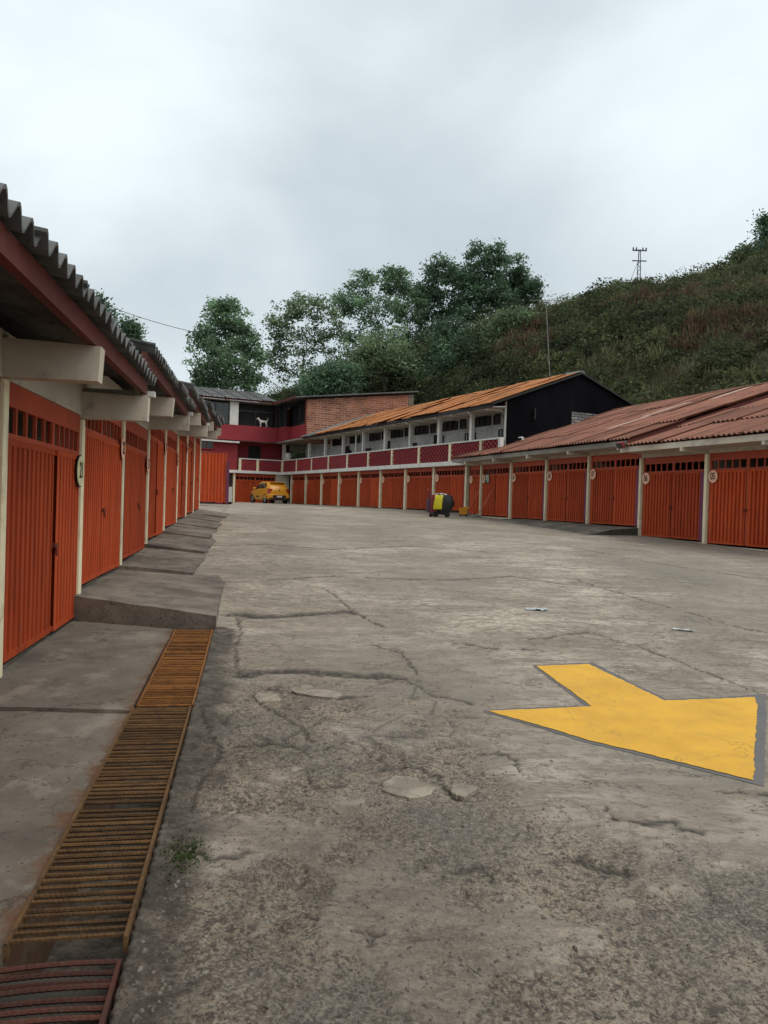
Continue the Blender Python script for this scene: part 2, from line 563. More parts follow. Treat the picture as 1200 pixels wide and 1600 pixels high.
ARROW_G = [(720 + x / 2.5, 1000 + y / 2.5) for x, y in [(278, 100), (515, 90), (648, 156), (800, 232), (960, 228), (1190, 212), (1194, 300), (1188, 400), (1184, 572), (980, 518), (700, 450), (500, 404), (300, 340), (92, 280), (85, 273), (300, 262), (485, 256), (390, 184)]]
ARROW_YW = [tuple(gp(*q)[:2]) for q in ARROW_Y]
ARROW_GW = [tuple(gp(*q)[:2]) for q in ARROW_G]


def poly_dist(x, y, poly):
    """signed distance to a closed polygon, negative inside"""
    d = np.full(x.shape, 1e9)
    ins = np.zeros(x.shape, bool)
    n = len(poly)
    for i in range(n):
        (ax, ay), (bx, by) = poly[i], poly[(i + 1) % n]
        t = np.clip(((x - ax) * (bx - ax) + (y - ay) * (by - ay)) / ((bx - ax) ** 2 + (by - ay) ** 2 + 1e-12), 0, 1)
        d = np.minimum(d, np.hypot(x - ax - t * (bx - ax), y - ay - t * (by - ay)))
        c = ((ay > y) != (by > y)) & (x < (bx - ax) * (y - ay) / (by - ay + 1e-12) + ax)
        ins ^= c
    return np.where(ins, -d, d)


def yard_fields(x, y):
    """height of the yard and the wear that goes with it"""
    h = np.interp(y, GY, GZ)
    h = h + .05 * (fbm(x / 5, y / 5, 3, 3) - .5) * smooth01(9, 14, y) + .018 * (fbm(x / .9, y / .9, 5, 3) - .5)
    wx = x + .10 * (fbm(x * 3, y * 3, 21, 3) - .5)
    wy = y + .10 * (fbm(x * 3, y * 3, 31, 3) - .5)
    ed = poly_dist(wx + .5 * (fbm(x * 1.1, y * 1.1, 41, 4) - .5), wy + .7 * (fbm(x * 1.1, y * 1.1, 43, 4) - .5), ERODED)
    er = 1 - smooth01(-.28, .18, ed)
    thin = smooth01(.50, .64, fbm(x / 1.3, y / 1.3, 61, 5)) * .55           # worn skin elsewhere
    arrow = 1 - smooth01(-.02, .12, poly_dist(x, y, ARROW_GW))
    er = np.clip(er + thin * (1 - smooth01(16, 34, y)) * .6, 0, 1) * (1 - arrow)
    # remnants of the old skin that stand proud inside the worn zone
    rem = smooth01(.60, .66, fbm(x * 1.5 + 9, y * 1.5, 71, 5)) * er
    gr = vnoise(x * 34, y * 34, 81) * .55 + vnoise(x * 71, y * 71, 83) * .45
    d1, d2, cid = worley(x * 13, y * 13, 7)
    peb = np.clip(1 - d1 / .42, 0, 1) * (cid > .62)
    pit = smooth01(.66, .80, fbm(x * 6, y * 6, 91, 4))
    h = h - er * .022 + rem * .014 + er * (1 - rem * .7) * (.012 * (gr - .5) + .013 * peb - .014 * pit)
    # cracks
    jx = x + .030 * (fbm(x * 9, y * 9, 101, 3) - .5) * 2 + .018 * (vnoise(x * 33, y * 33, 103) - .5) * 2
    jy = y + .030 * (fbm(x * 9, y * 9, 111, 3) - .5) * 2 + .018 * (vnoise(x * 33, y * 33, 113) - .5) * 2
    ck = np.zeros(x.shape)
    dep = np.zeros(x.shape)
    for w, dp, pl in CR_W:
        for (ax, ay), (bx, by) in zip(pl[:-1], pl[1:]):
            m = (x > min(ax, bx) - .3) & (x < max(ax, bx) + .3) & (y > min(ay, by) - .3) & (y < max(ay, by) + .3)
            if not m.any():
                continue
            X, Y = jx[m], jy[m]
            t = np.clip(((X - ax) * (bx - ax) + (Y - ay) * (by - ay)) / ((bx - ax) ** 2 + (by - ay) ** 2 + 1e-12), 0, 1)
            d = np.hypot(X - ax - t * (bx - ax), Y - ay - t * (by - ay))
            ww = .75 * w * (1 + 1.6 * abs(bx - ax) / (math.hypot(bx - ax, by - ay) + 1e-9)) * (.35 + 1.3 * vnoise(X * 5, Y * 5, 121)) * np.maximum(1, .16 * Y)
            g = np.exp(-(d / ww) ** 2)
            ck[m] = np.maximum(ck[m], g)
            dep[m] = np.maximum(dep[m], g * dp)
    # broken edges where the slab beyond stands a few centimetres proud
    for pl, drop, run in LEDGES:
        lx = np.array([q[0] for q in pl])
        ly = np.array([q[1] for q in pl])
        yl = np.interp(x, lx, ly) + .34 * (fbm(x * 3, y * .3, 161, 5) - .5) + .07 * (vnoise(x * 21, y * 3, 163) - .5)
        fade = smooth01(lx[0], lx[0] + .12, x) * (1 - smooth01(lx[-1] - .25, lx[-1], x))
        dy = yl - y
        h = h - fade * drop * smooth01(-.01, .03, dy) * np.exp(-np.clip(dy, 0, 9) / run)
        ck = np.maximum(ck, fade * np.exp(-((dy - .02) / .030) ** 2))
    # net of small breaks inside the worn zone
    d1, d2, cid = worley(wx * 2.1, wy * 2.6, 17)
    net = (1 - smooth01(.0, .07, d2 - d1)) * er * smooth01(.50, .64, fbm(x * 1.2, y * 1.2, 131, 3)) * (1 - arrow) * smooth01(3.6, 4.6, y)
    h = h + er * (cid - .5) * .014 * smooth01(.0, .10, d2 - d1)
    ck = np.maximum(ck, net * .6)
    dep = np.maximum(dep, net * .02)
    h = h - dep * .55 * (1 - arrow * .7)
    s = (x - OL.x) * UL.x + (y - OL.y) * UL.y
    p = (x - OL.x) * NL.x + (y - OL.y) * NL.y
    near = (s < 2.0)
    h = np.where(near & (p < 1.515), h - .42, h)                     # the drain channel and the bed below the pavement
    h = np.where(~near & (p < np.where(s < 5.3, 1.4, .72)), h - .18, h)
    gutter = near * (1 - smooth01(.10, .34, p - 1.52 + .55 * (fbm(x * 2.2, y * 2.2, 141, 5) - .5)))   # dirt held along the drain
    blot = smooth01(.50, .68, fbm(x * .9 + 3, y * .9, 151, 5)) * (1 - smooth01(5, 9, y)) * (1 - smooth01(.2, 1.2, x))
    dirt = np.clip(np.maximum(gutter, blot * .28), 0, 1)
    dirt = np.where(near & (p < 1.52), 1.0, dirt)  # whole channel floor set to the full dark tone
    return h, er, ck, dirt, rem * (1 - pit), arrow


def grid_axis(a, b, f):
    out = [a]
    while out[-1] < b:
        out.append(out[-1] + f(out[-1]))
    return np.array(out)


_xs = grid_axis(-13, 24, lambda x: .013 if -2.3 < x < 3.6 else (.03 if -3.6 < x < 8 else .16))
_ys = grid_axis(.6, 60, lambda y: max(.011, .0056 * y) if y < 32 else .4)
_X, _Y = np.meshgrid(_xs, _ys)
_H, _ER, _CK, _DI, _RE, _AR = yard_fields(_X, _Y)
_nx, _ny = len(_xs), len(_ys)
me = bpy.data.meshes.new('concrete_yard')
_i = np.arange(_nx * _ny).reshape(_ny, _nx)
_q = np.stack([_i[:-1, :-1], _i[:-1, 1:], _i[1:, 1:], _i[1:, :-1]], -1).reshape(-1, 4)
me.vertices.add(_nx * _ny)
me.vertices.foreach_set('co', np.stack([_X, _Y, _H], -1).reshape(-1))
me.loops.add(len(_q) * 4)
me.loops.foreach_set('vertex_index', _q.reshape(-1))
me.polygons.add(len(_q))
me.polygons.foreach_set('loop_start', np.arange(len(_q)) * 4)
me.polygons.foreach_set('loop_total', np.full(len(_q), 4))
me.polygons.foreach_set('use_smooth', np.ones(len(_q), bool))
me.update(calc_edges=True)
for nm, arr in (('erode', _ER), ('crack', _CK), ('dirt', _DI), ('skin', _RE)):
    me.attributes.new(nm, 'FLOAT', 'POINT').data.foreach_set('value', arr.reshape(-1).astype(np.float32))


def attr(n, name):
    a = n.new('ShaderNodeAttribute')
    a.attribute_name = name
    return a.outputs['Fac']


m, n, l, b = nmat('worn_yard_concrete')
tcv = mapping(n, l)
c_sm = mixc(n, l, ramp(n, l, noise(n, l, .55, 7, .62, tcv), [(.42, 0), (.58, 1)]), (.50, .43, .345), (.315, .265, .207))
c_sm = mixc(n, l, ramp(n, l, noise(n, l, 3.2, 8, .72, mapping(n, l, (.45, 1.5, 1))), [(.47, 0), (.55, .72)]), c_sm, (.22, .186, .147))
c_sm = mixc(n, l, ramp(n, l, noise(n, l, 1.3, 6, .6, tcv), [(.58, 0), (.75, .55)]), c_sm, (.40, .375, .335))
c_sm = mixc(n, l, ramp(n, l, noise(n, l, 17, 6, .75, mapping(n, l, (.6, 1.3, 1))), [(.50, 0), (.57, .7)]), c_sm, (.15, .125, .097))
c_sm = mixc(n, l, ramp(n, l, noise(n, l, .23, 5, .6, tcv), [(.44, 0), (.56, .55)]), c_sm, (.28, .24, .19))
c_er = mixc(n, l, ramp(n, l, noise(n, l, 2.2, 8, .7, tcv), [(.42, 0), (.58, 1)]), (.305, .243, .178), (.140, .108, .078))
c_er = mixc(n, l, ramp(n, l, noise(n, l, 42, 4, .7, tcv), [(.46, 0), (.60, .8)]), c_er, (.36, .305, .24))
c_er = mixc(n, l, ramp(n, l, noise(n, l, 24, 5, .75, tcv), [(.52, 0), (.60, .9)]), c_er, (.060, .050, .041))
c_er = mixc(n, l, ramp(n, l, noise(n, l, .8, 4, .6, tcv), [(.47, 0), (.58, .65)]), c_er, (.155, .143, .125))
c_er = mixc(n, l, ramp(n, l, noise(n, l, 75, 3, .8, tcv), [(.50, 0), (.60, .6)]), c_er, (.075, .062, .05))
sk = n.new('ShaderNodeMath')
sk.operation = 'MULTIPLY'
l.new(attr(n, 'skin'), sk.inputs[0])
sk.inputs[1].default_value = .62
vo = n.new('ShaderNodeTexVoronoi')
vo.inputs['Scale'].default_value = 95
l.new(tcv, vo.inputs['Vector'])
sh = n.new('ShaderNodeSeparateColor')
l.new(vo.outputs['Color'], sh.inputs['Color'])
c_er = mixc(n, l, ramp(n, l, sh.outputs['Red'], [(.72, 0), (.80, .55)]), c_er, (.33, .28, .215))
c_er = mixc(n, l, ramp(n, l, sh.outputs['Green'], [(.84, 0), (.88, .7)]), c_er, (.085, .072, .06))
vo2 = n.new('ShaderNodeTexVoronoi')
vo2.inputs['Scale'].default_value = 34
l.new(mapping(n, l, (1, 1.25, 1)), vo2.inputs['Vector'])
sh2 = n.new('ShaderNodeSeparateColor')
l.new(vo2.outputs['Color'], sh2.inputs['Color'])
pb_ = n.new('ShaderNodeMath')
pb_.operation = 'MULTIPLY'
l.new(ramp(n, l, sh2.outputs['Blue'], [(.88, 0), (.90, 1)]), pb_.inputs[0])
l.new(ramp(n, l, vo2.outputs['Distance'], [(.30, .9), (.42, 0)]), pb_.inputs[1])
c_er = mixc(n, l, pb_.outputs[0], c_er, mixc(n, l, sh2.outputs['Red'], (.30, .27, .225), (.085, .08, .072)))
erf = n.new('ShaderNodeMath')
erf.operation = 'SUBTRACT'
erf.use_clamp = True
l.new(attr(n, 'erode'), erf.inputs[0])
l.new(sk.outputs[0], erf.inputs[1])
col = mixc(n, l, erf.outputs[0], c_sm, c_er)
dm = n.new('ShaderNodeMath')
dm.operation = 'MULTIPLY'
l.new(attr(n, 'dirt'), dm.inputs[0])
l.new(ramp(n, l, noise(n, l, 9, 7, .75, tcv), [(.3, .45), (.62, .98)]), dm.inputs[1])
col = mixc(n, l, dm.outputs[0], col, (.050, .043, .035))
col = mixc(n, l, ramp(n, l, noise(n, l, .30, 6, .65, mapping(n, l, (1, .8, 1))), [(.50, 0), (.60, .42)]), col, (.175, .155, .128))
col = hairlines(n, l, tcv, col, (.055, .046, .037), 1.1, .8)
cm = n.new('ShaderNodeMath')
cm.operation = 'MULTIPLY'
l.new(attr(n, 'crack'), cm.inputs[0])
cm.inputs[1].default_value = .85
col = mixc(n, l, cm.outputs[0], col, (.035, .031, .027))
l.new(col, b.inputs['Base Color'])
b.inputs['Roughness'].default_value = .93
b.inputs['Specular IOR Level'].default_value = .2
bump(n, l, b, noise(n, l, 55, 8, .75, tcv), .8, .014)
me.materials.append(m)
yard = link('concrete_yard', me)
tag(yard, 'broken grey concrete yard rising gently between the garage rows', kind='structure')
M['yard'] = m

# earth sheet to the horizon
M['earth'] = pmat('bare_earth', (.10, .085, .055), (.06, .07, .035), .05, .95, dirt=(.05, .06, .03), rnd=0)
gr = MB()
gr.add([(-1500, -600, -.9), (1500, -600, -.9), (1500, 2500, -.9), (-1500, 2500, -.9)], [(0, 1, 2, 3)])
tag(gr.build('ground', M['earth']), 'flat ground reaching to the horizon', kind='structure')


def yard_z(x, y):
    return float(yard_fields(np.array([[x]]), np.array([[y]]))[0][0, 0])


# loose plates of old concrete skin, pieces of the yard
M['chunk'] = pmat('pale_concrete_plate', (.30, .255, .20), (.20, .168, .13), 5, .92, lo=.42, hi=.58, dirt=(.13, .108, .083), dirt_amt=.95, bmp=.6, bscale=45, rnd=.18)
CHUNKS = [(545, 1250, 70, 38), (722, 1228, 50, 30), (985, 1272, 84, 30), (460, 1197, 36, 16), (510, 1072, 110, 24), (418, 1082, 46, 18), (640, 1222, 84, 40)]
for cx, cy, wx_, wy_ in CHUNKS:
    k = 9
    ph_ = random.uniform(0, 6)
    rr = [random.uniform(.68, 1.14) for i in range(k)]
    ring = [gp(cx + wx_ / 2 * rr[i] * math.cos(2 * math.pi * i / k), cy + wy_ / 2 * rr[i] * math.sin(2 * math.pi * i / k)) for i in range(k)]
    ring = [q for i in range(k) for q in (ring[i], ring[i] * .66 + ring[(i + 1) % k] * .34 + Vector((random.uniform(-.006, .006), random.uniform(-.01, .01), 0)), ring[i] * .34 + ring[(i + 1) % k] * .66 + Vector((random.uniform(-.006, .006), random.uniform(-.01, .01), 0)))]
    k *= 3
    c0 = sum(ring, Vector()) / k
    zt = yard_z(c0.x, c0.y) + random.uniform(-.001, .003)
    tilt = (random.uniform(-.02, .02), random.uniform(-.02, .02))
    mb = MB()
    vs_ = [(p.x - c0.x, p.y - c0.y, -.03) for p in ring] + [(p.x - c0.x, p.y - c0.y, (p.x - c0.x) * tilt[0] + (p.y - c0.y) * tilt[1] - .004) for p in ring] + [((p.x - c0.x) * .93, (p.y - c0.y) * .93, (p.x - c0.x) * tilt[0] + (p.y - c0.y) * tilt[1] + random.uniform(-.002, .002)) for p in ring] + [(0, 0, .002)]
    fs_ = []
    for i in range(k):
        j = (i + 1) % k
        fs_ += [(i, j, k + j, k + i), (k + i, k + j, 2 * k + j, 2 * k + i), (2 * k + i, 2 * k + j, 3 * k)]
    mb.add(vs_, fs_)
    mb.build('concrete_plate', M['chunk'], yard, loc=(c0.x, c0.y, zt))

# pavement in front of the left garages: one cast slab per garage, each a step higher
pav = MB()
pav.prism([sp(-8, -.35, -.75), sp(-8, 1.0, -.75), sp(27, 1.0, -.2), sp(27, -.35, -.2)], (0, 0, .38))
pave = pav.build('pavement', M['slab'])
tag(pave, 'worn concrete pavement stepping up along the left garages', kind='structure')
UNIT_ZB = {-2: .0, -1: .03, 0: .10, 1: .42, 2: .50, 3: .66, 4: .78, 5: .89, 6: .97, 7: 1.03}


def slab(s0i, s0o, s1i, s1o, p0, p1, zi0, zo0, zi1, zo1, zbot, jag=.05, seed=1, mat='slab'):
    nu, nv = 26, 18
    vs_, fs_ = [], []
    rg = np.random.default_rng(seed)
    U, V = np.meshgrid(np.linspace(0, 1, nu), np.linspace(0, 1, nv))
    so = jag * (fbm(np.linspace(0, 4, nu), np.full(nu, seed * 3.1), seed, 4) - .5) * 2
    for j in range(nv):
        v = j / (nv - 1)
        for i in range(nu):
            u = i / (nu - 1)
            s = (s0i * (1 - v) + s0o * v) * (1 - u) + (s1i * (1 - v) + s1o * v) * u
            p = p0 + (p1 + so[i] - p0) * v
            z = (zi0 * (1 - v) + zo0 * v) * (1 - u) + (zi1 * (1 - v) + zo1 * v) * u
            vs_.append(sp(s, p, z + rg.uniform(-.003, .003) + .012 * (vnoise(np.array([s * 2.]), np.array([p * 2.]), seed)[0] - .5)))
    for j in range(nv - 1):
        for i in range(nu - 1):
            a = j * nu + i
            fs_.append((a, a + 1, a + nu + 1, a + nu))
    border = [i for i in range(nu)] + [j * nu + nu - 1 for j in range(1, nv)] + [(nv - 1) * nu + i for i in range(nu - 2, -1, -1)] + [j * nu for j in range(nv - 2, 0, -1)]
    o = len(vs_)
    for k in border:
        vs_.append(Vector((vs_[k].x, vs_[k].y, zbot)))
    nb = len(border)
    for k in range(nb):
        fs_.append((border[k], border[(k + 1) % nb], o + (k + 1) % nb, o + k))
    mb = MB()
    mb.add(vs_, fs_)
    return mb.build('slab', M[mat], pave, smooth=True)


m, n, l, b = nmat('stained_pavement_concrete')
tcv = mapping(n, l)
col = mixc(n, l, ramp(n, l, noise(n, l, 1.1, 8, .68, tcv), [(.34, 0), (.66, 1)]), (.20, .174, .14), (.10, .087, .07))
col = mixc(n, l, ramp(n, l, noise(n, l, 2.4, 7, .7, mapping(n, l, (1, .7, 1))), [(.53, 0), (.66, .7)]), col, (.27, .236, .19))
col = mixc(n, l, ramp(n, l, noise(n, l, 38, 3, .7, tcv), [(.60, 0), (.70, .5)]), col, (.06, .055, .048))
col = hairlines(n, l, tcv, col, (.04, .035, .029), .8, .8)
dr = n.new('ShaderNodeVectorMath')          # rust that has run out from the steel edge of the drain
dr.operation = 'DOT_PRODUCT'
l.new(tcv, dr.inputs[0])
dr.inputs[1].default_value = (NL.x, NL.y, 0)
sb_ = n.new('ShaderNodeMath')
sb_.operation = 'SUBTRACT'
l.new(dr.outputs['Value'], sb_.inputs[0])
sb_.inputs[1].default_value = OL.dot(NL) + .93
wob = n.new('ShaderNodeMath')
wob.operation = 'MULTIPLY_ADD'
l.new(noise(n, l, 6, 6, .7, tcv), wob.inputs[0])
wob.inputs[1].default_value = .42
wob.inputs[2].default_value = -.21
ad_ = n.new('ShaderNodeMath')
l.new(sb_.outputs[0], ad_.inputs[0])
l.new(wob.outputs[0], ad_.inputs[1])
col = mixc(n, l, ramp(n, l, ad_.outputs[0], [(.11, 0), (.21, .75)]), col, (.13, .052, .02))
l.new(col, b.inputs['Base Color'])
b.inputs['Roughness'].default_value = .92
b.inputs['Specular IOR Level'].default_value = .2
bump(n, l, b, noise(n, l, 45, 8, .75, tcv), .5, .01)
M['slab_stained'] = m


def yo(s, p):
    return gz((OL + UL * s + NL * p).y)


slab(-6, -6, -.80, -.98, -.2, 1.115, -.03, -.05, .035, .03, -.4, .006, 1, 'slab_stained')
slab(-.77, -.95, 2.62, 1.93, -.2, 1.115, .055, .048, .10, .115, -.4, .006, 2, 'slab_stained')
slab(2.60, 1.90, 5.42, 5.50, -.2, 1.54, .385, .26, .41, .33, -.3, .03, 3)
for k in range(2, 8):
    s0, s1 = k * PU, (k + 1) * PU
    e = random.uniform(.90, 1.12)
    zi = UNIT_ZB[k] - .03
    slab(s0 - .03, s0 + random.uniform(-.5, .1), s1 - .06, s1 + random.uniform(-.4, .1), -.2, e, zi, yo(s0, e) + .035, zi + .08, yo(s1, e) + .01, zi - .6, .16, 10 + k)

# steel gratings over the drain
M['slab_dark'] = pmat('dark_grey_green_concrete', (.075, .072, .058), (.045, .042, .034), 5, .9, bmp=.6, bscale=30)  # darker grey-green concrete for the drain piece and the ramp's end face
def grating(name_label, s0, s1, p0, p1, z0, z1, nb, mat, bend=0.0, seed=0, skip=()):
    rg = random.Random(seed)
    o = sp(s0, p0, z0)
    root = thing('steel_grating', name_label, 'drain grating', o, math.atan2(UL.y, UL.x))
    L = s1 - s0
    W = p1 - p0                                       # local x along the drain, local -y across it into the yard
    sl = (z1 - z0) / L
    for yy, mt in ((0, mat), (-W, mat)):
        r = MB()
        r.prism([(0, yy - .007, -.05), (0, yy + .007, -.05), (0, yy + .007, .008), (0, yy - .007, .008)], (L, 0, L * sl))
        r.build('side_rail', M[mt], root)
    bar = MB()
    pts, rad = [], []
    nseg = 40
    for i in range(nseg + 1):
        pts.append((0, -W * i / nseg, -bend * math.sin(math.pi * i / nseg)))
        rad.append(.0095 if i % 2 else .0078)
    bar.tube(pts, rad, 6)
    bme = bar.mesh('grating_bar', M[mat])
    for i in range(nb):
        if i in skip:
            continue
        x = L * (i + .5) / nb + rg.uniform(-.004, .004)
        ob = link('bar', bme, root, (x, 0, x * sl + rg.uniform(-.003, .003) - .006), (rg.uniform(-.004, .004), rg.uniform(0, 6) if not bend else 0, rg.uniform(-.012, .012) + (.05 if bend else 0)))
    return root


grating('bright orange rusty steel grating farthest along the drain by the concrete step', -.84, 1.80, 1.145, 1.515, .045, .128, 52, 'rebar_orange', seed=1)
grating('long brown rebar grating in the middle of the drain', -3.62, -.88, 1.125, 1.505, -.005, .045, 55, 'rebar', seed=2, skip=(22,))
grating('bent reddish rebar grating nearest the camera at lower left corner', -4.75, -3.70, 1.02, 1.50, -.045, -.035, 24, 'rebar_red', bend=-.012, seed=3)
br = MB()
br.prism([sp(-3.86, 1.04, -.22), sp(-3.86, 1.5, -.22), sp(-3.60, 1.5, -.22), sp(-3.60, 1.04, -.22)], (0, 0, .10))
br.build('slab', M['slab_dark'], pave)


# painted arrow
def painted(name, poly, dz, mat, parent=None):
    fine = []
    for (ax, ay), (bx, by) in zip(poly, poly[1:] + poly[:1]):
        k = max(1, int(math.hypot(bx - ax, by - ay) / .035))
        for i in range(k):
            j = .006 if i else 0
            fine.append((ax + (bx - ax) * i / k + random.uniform(-j, j), ay + (by - ay) * i / k + random.uniform(-j, j)))
    poly = fine
    bm = bmesh.new()
    vv = [bm.verts.new((x, y, 0)) for x, y in poly]
    bm.faces.new(vv)
    bmesh.ops.triangulate(bm, faces=bm.faces[:])
    for _ in range(9):
        es = [e for e in bm.edges if e.calc_length() > .05]
        if not es:
            break
        bmesh.ops.subdivide_edges(bm, edges=es, cuts=1, use_grid_fill=False)
        bmesh.ops.triangulate(bm, faces=bm.faces[:])
    bm.verts.ensure_lookup_table()
    xy = np.array([[v.co.x, v.co.y] for v in bm.verts])
    h = yard_fields(xy[:, :1], xy[:, 1:])[0][:, 0]
    for v, z in zip(bm.verts, h):
        v.co.z = z + dz
    bmesh.ops.recalc_face_normals(bm, faces=bm.faces)
    me = bpy.data.meshes.new(name)
    bm.to_mesh(me)
    bm.free()
    me.materials.append(mat)
    me.polygons.foreach_set('use_smooth', [True] * len(me.polygons))
    return link(name, me, parent)


def paint_mat(name, c, c2, worn, amt):
    m, n, l, b = nmat(name)
    v = mapping(n, l)
    col = mixc(n, l, ramp(n, l, noise(n, l, 3, 6, .6, v), [(.35, 0), (.7, 1)]), c, c2)
    col = mixc(n, l, ramp(n, l, noise(n, l, 30, 8, .75, v), [(.60, 0), (.66, amt)]), col, worn)
    col = mixc(n, l, ramp(n, l, noise(n, l, 5.5, 9, .78, v, .6), [(.55, 0), (.68, .35)]), col, worn)
    wv = n.new('ShaderNodeTexVoronoi')
    wv.feature = 'DISTANCE_TO_EDGE'
    wv.inputs['Scale'].default_value = 1.7
    wp = n.new('ShaderNodeVectorMath')
    wp.operation = 'ADD'
    wc = n.new('ShaderNodeTexNoise')
    wc.inputs['Scale'].default_value = 4
    wc.inputs['Detail'].default_value = 6
    l.new(v, wc.inputs['Vector'])
    ws2 = n.new('ShaderNodeVectorMath')
    ws2.operation = 'SCALE'
    ws2.inputs['Scale'].default_value = .45
    l.new(wc.outputs['Color'], ws2.inputs[0])
    l.new(v, wp.inputs[0])
    l.new(ws2.outputs['Vector'], wp.inputs[1])
    l.new(wp.outputs['Vector'], wv.inputs['Vector'])
    ckm = n.new('ShaderNodeMath')
    ckm.operation = 'MULTIPLY'
    l.new(ramp(n, l, wv.outputs['Distance'], [(.0, .55), (.010, 0)]), ckm.inputs[0])
    l.new(ramp(n, l, noise(n, l, 1.6, 3, .5, v), [(.48, 0), (.58, 1)]), ckm.inputs[1])
    col = mixc(n, l, ckm.outputs[0], col, (.10, .075, .045))
    l.new(col, b.inputs['Base Color'])
    b.inputs['Roughness'].default_value = .7
    bump(n, l, b, noise(n, l, 45, 8, .75, v), .4, .01)
    return m


M['yellowpaint'] = paint_mat('yellow_road_paint', (.72, .385, .028), (.58, .30, .022), (.30, .22, .12), .8)
M['greypaint'] = paint_mat('dark_grey_road_paint', (.105, .100, .098), (.135, .12, .115), (.22, .2, .18), .7)
arrow = tag(painted('arrow_marking', ARROW_GW, .003, M['greypaint']), 'large yellow arrow with a dark grey outline painted on the concrete', 'arrow')
painted('yellow_fill', ARROW_YW, .007, M['yellowpaint'], arrow)
# ---------------------------------------------------------------- garages
def leaf_mesh(w, h, pitch=.13, depth=.06, mat='orange', rail=.05):
    """one door leaf: folded sheet with vertical ribs inside flat top and bottom rails"""
    xs = [(0, 0)]
    n = max(2, int(round((w - .06) / pitch)))
    pt = (w - .06) / n
    for i in range(n):
        x = .03 + i * pt
        xs += [(x + .02 * pt, 0), (x + .08 * pt, -depth), (x + .36 * pt, -depth), (x + .44 * pt, 0)]
    xs.append((w, 0))
    mb = MB()
    v, f = [], []
    for x, y in xs:
        v += [(x, y, rail), (x, y, h - rail)]
    for i in range(len(xs) - 1):
        f.append((2 * i, 2 * i + 2, 2 * i + 3, 2 * i + 1))
    mb.add(v, f)
    mb.box(0, w, -depth - .012, .004, 0, rail)
    mb.box(0, w, -depth - .012, .004, h - rail, h)
    mb.box(.0, w, -depth - .014, -depth - .010, rail, h - rail)
    return mb.mesh('door_leaf', M[mat])


def garage_door(parent, x0, x1, zb, zt, y=0.0, split=.5, win=True, purple=None, ph=None, tilt=0.0, latch=True):
    """frame with a row of square openings above two ribbed leaves; local x along the row, y out of it"""
    W, H = x1 - x0, zt - zb
    wz0 = H - .40 if win else H - .06
    wz1 = H - .19 if win else H - .06
    jw = .05
    xm = x0 + W * split
    mb = MB()
    mb.box(x0, x0 + jw, y - .07, y, zb, zt)
    mb.box(x1 - jw, x1, y - .07, y, zb, zt)
    mb.box(xm - .03, xm + .03, y - .06, y - .004, zb + .05, zt - .02)
    mb.box(x0 + jw, x1 - jw, y - .07, y - .002, zb + wz1, zt)
    if win:
        mb.box(x0 + jw, x1 - jw, y - .07, y - .002, zb + wz0 - .045, zb + wz0)
        for a, c in ((x0 + jw, xm - .03), (xm + .03, x1 - jw)):
            nb = 5 if c - a > .9 else 4
            for i in range(nb + 1):
                q = a + (c - a) * i / nb
                mb.box(max(a, q - .018), min(c, q + .018), y - .034, y - .006, zb + wz0, zb + wz1)
    d = mb.build('garage_door', M['orange_frame'], parent)
    lh = wz0 - .05 - .04 if win else H - .12
    for a, c, s in ((x0 + jw + .008, xm - .034, -1), (xm + .034, x1 - jw - .008, 1)):
        link('door_leaf', leaf_mesh(c - a, lh), d, (a, y + .012 + random.uniform(-.006, .012), zb + .04), (0, 0, random.uniform(-tilt, tilt)))
    if latch:
        la = MB()
        la.tube([(xm - .09, y + .045, zb + lh * .5), (xm + .09, y + .045, zb + lh * .5)], .009, 6)
        la.box(xm - .035, xm + .035, y - .004, y + .05, zb + lh * .5 - .025, zb + lh * .5 + .02)
        la.tube([(xm + .02, y + .05, zb + lh * .5 - .02), (xm + .02, y + .055, zb + lh * .5 - .10)], .012, 6)
        la.build('latch', M['latch'], d)
    if purple:
        pj = MB()
        a = x0 + .002 if purple < 0 else x1 - .17
        pj.box(a, a + .168, y + .014, y + .034, zb + .02, zb + lh + .02)
        pj.build('purple_jamb', M['purple'], d)
    return d


def wave_sheet(w, L, waves, amp, th, mat, lap=.06, seg=8, name='roof_sheet'):
    """corrugated sheet: local x across the waves, y from the low edge (0) up to L"""
    n = waves * seg
    v, f = [], []
    for yy in (0, L):
        for t in (th, 0):
            for i in range(n + 1):
                x = (w + lap) * i / n
                v.append((x, yy, amp * math.cos(2 * math.pi * waves * i / n) + t))
    N = n + 1
    for i in range(n):
        f += [(i, i + 1, 2 * N + i + 1, 2 * N + i), (N + i + 1, N + i, 3 * N + i, 3 * N + i + 1), (i + 1, i, N + i, N + i + 1), (2 * N + i, 2 * N + i + 1, 3 * N + i + 1, 3 * N + i)]
    f += [(0, 2 * N, 3 * N, N), (2 * N + N - 1, N - 1, 2 * N - 1, 4 * N - 1)]
    mb = MB()
    mb.add(v, f)
    return mb.mesh(name, M[mat], smooth=True)


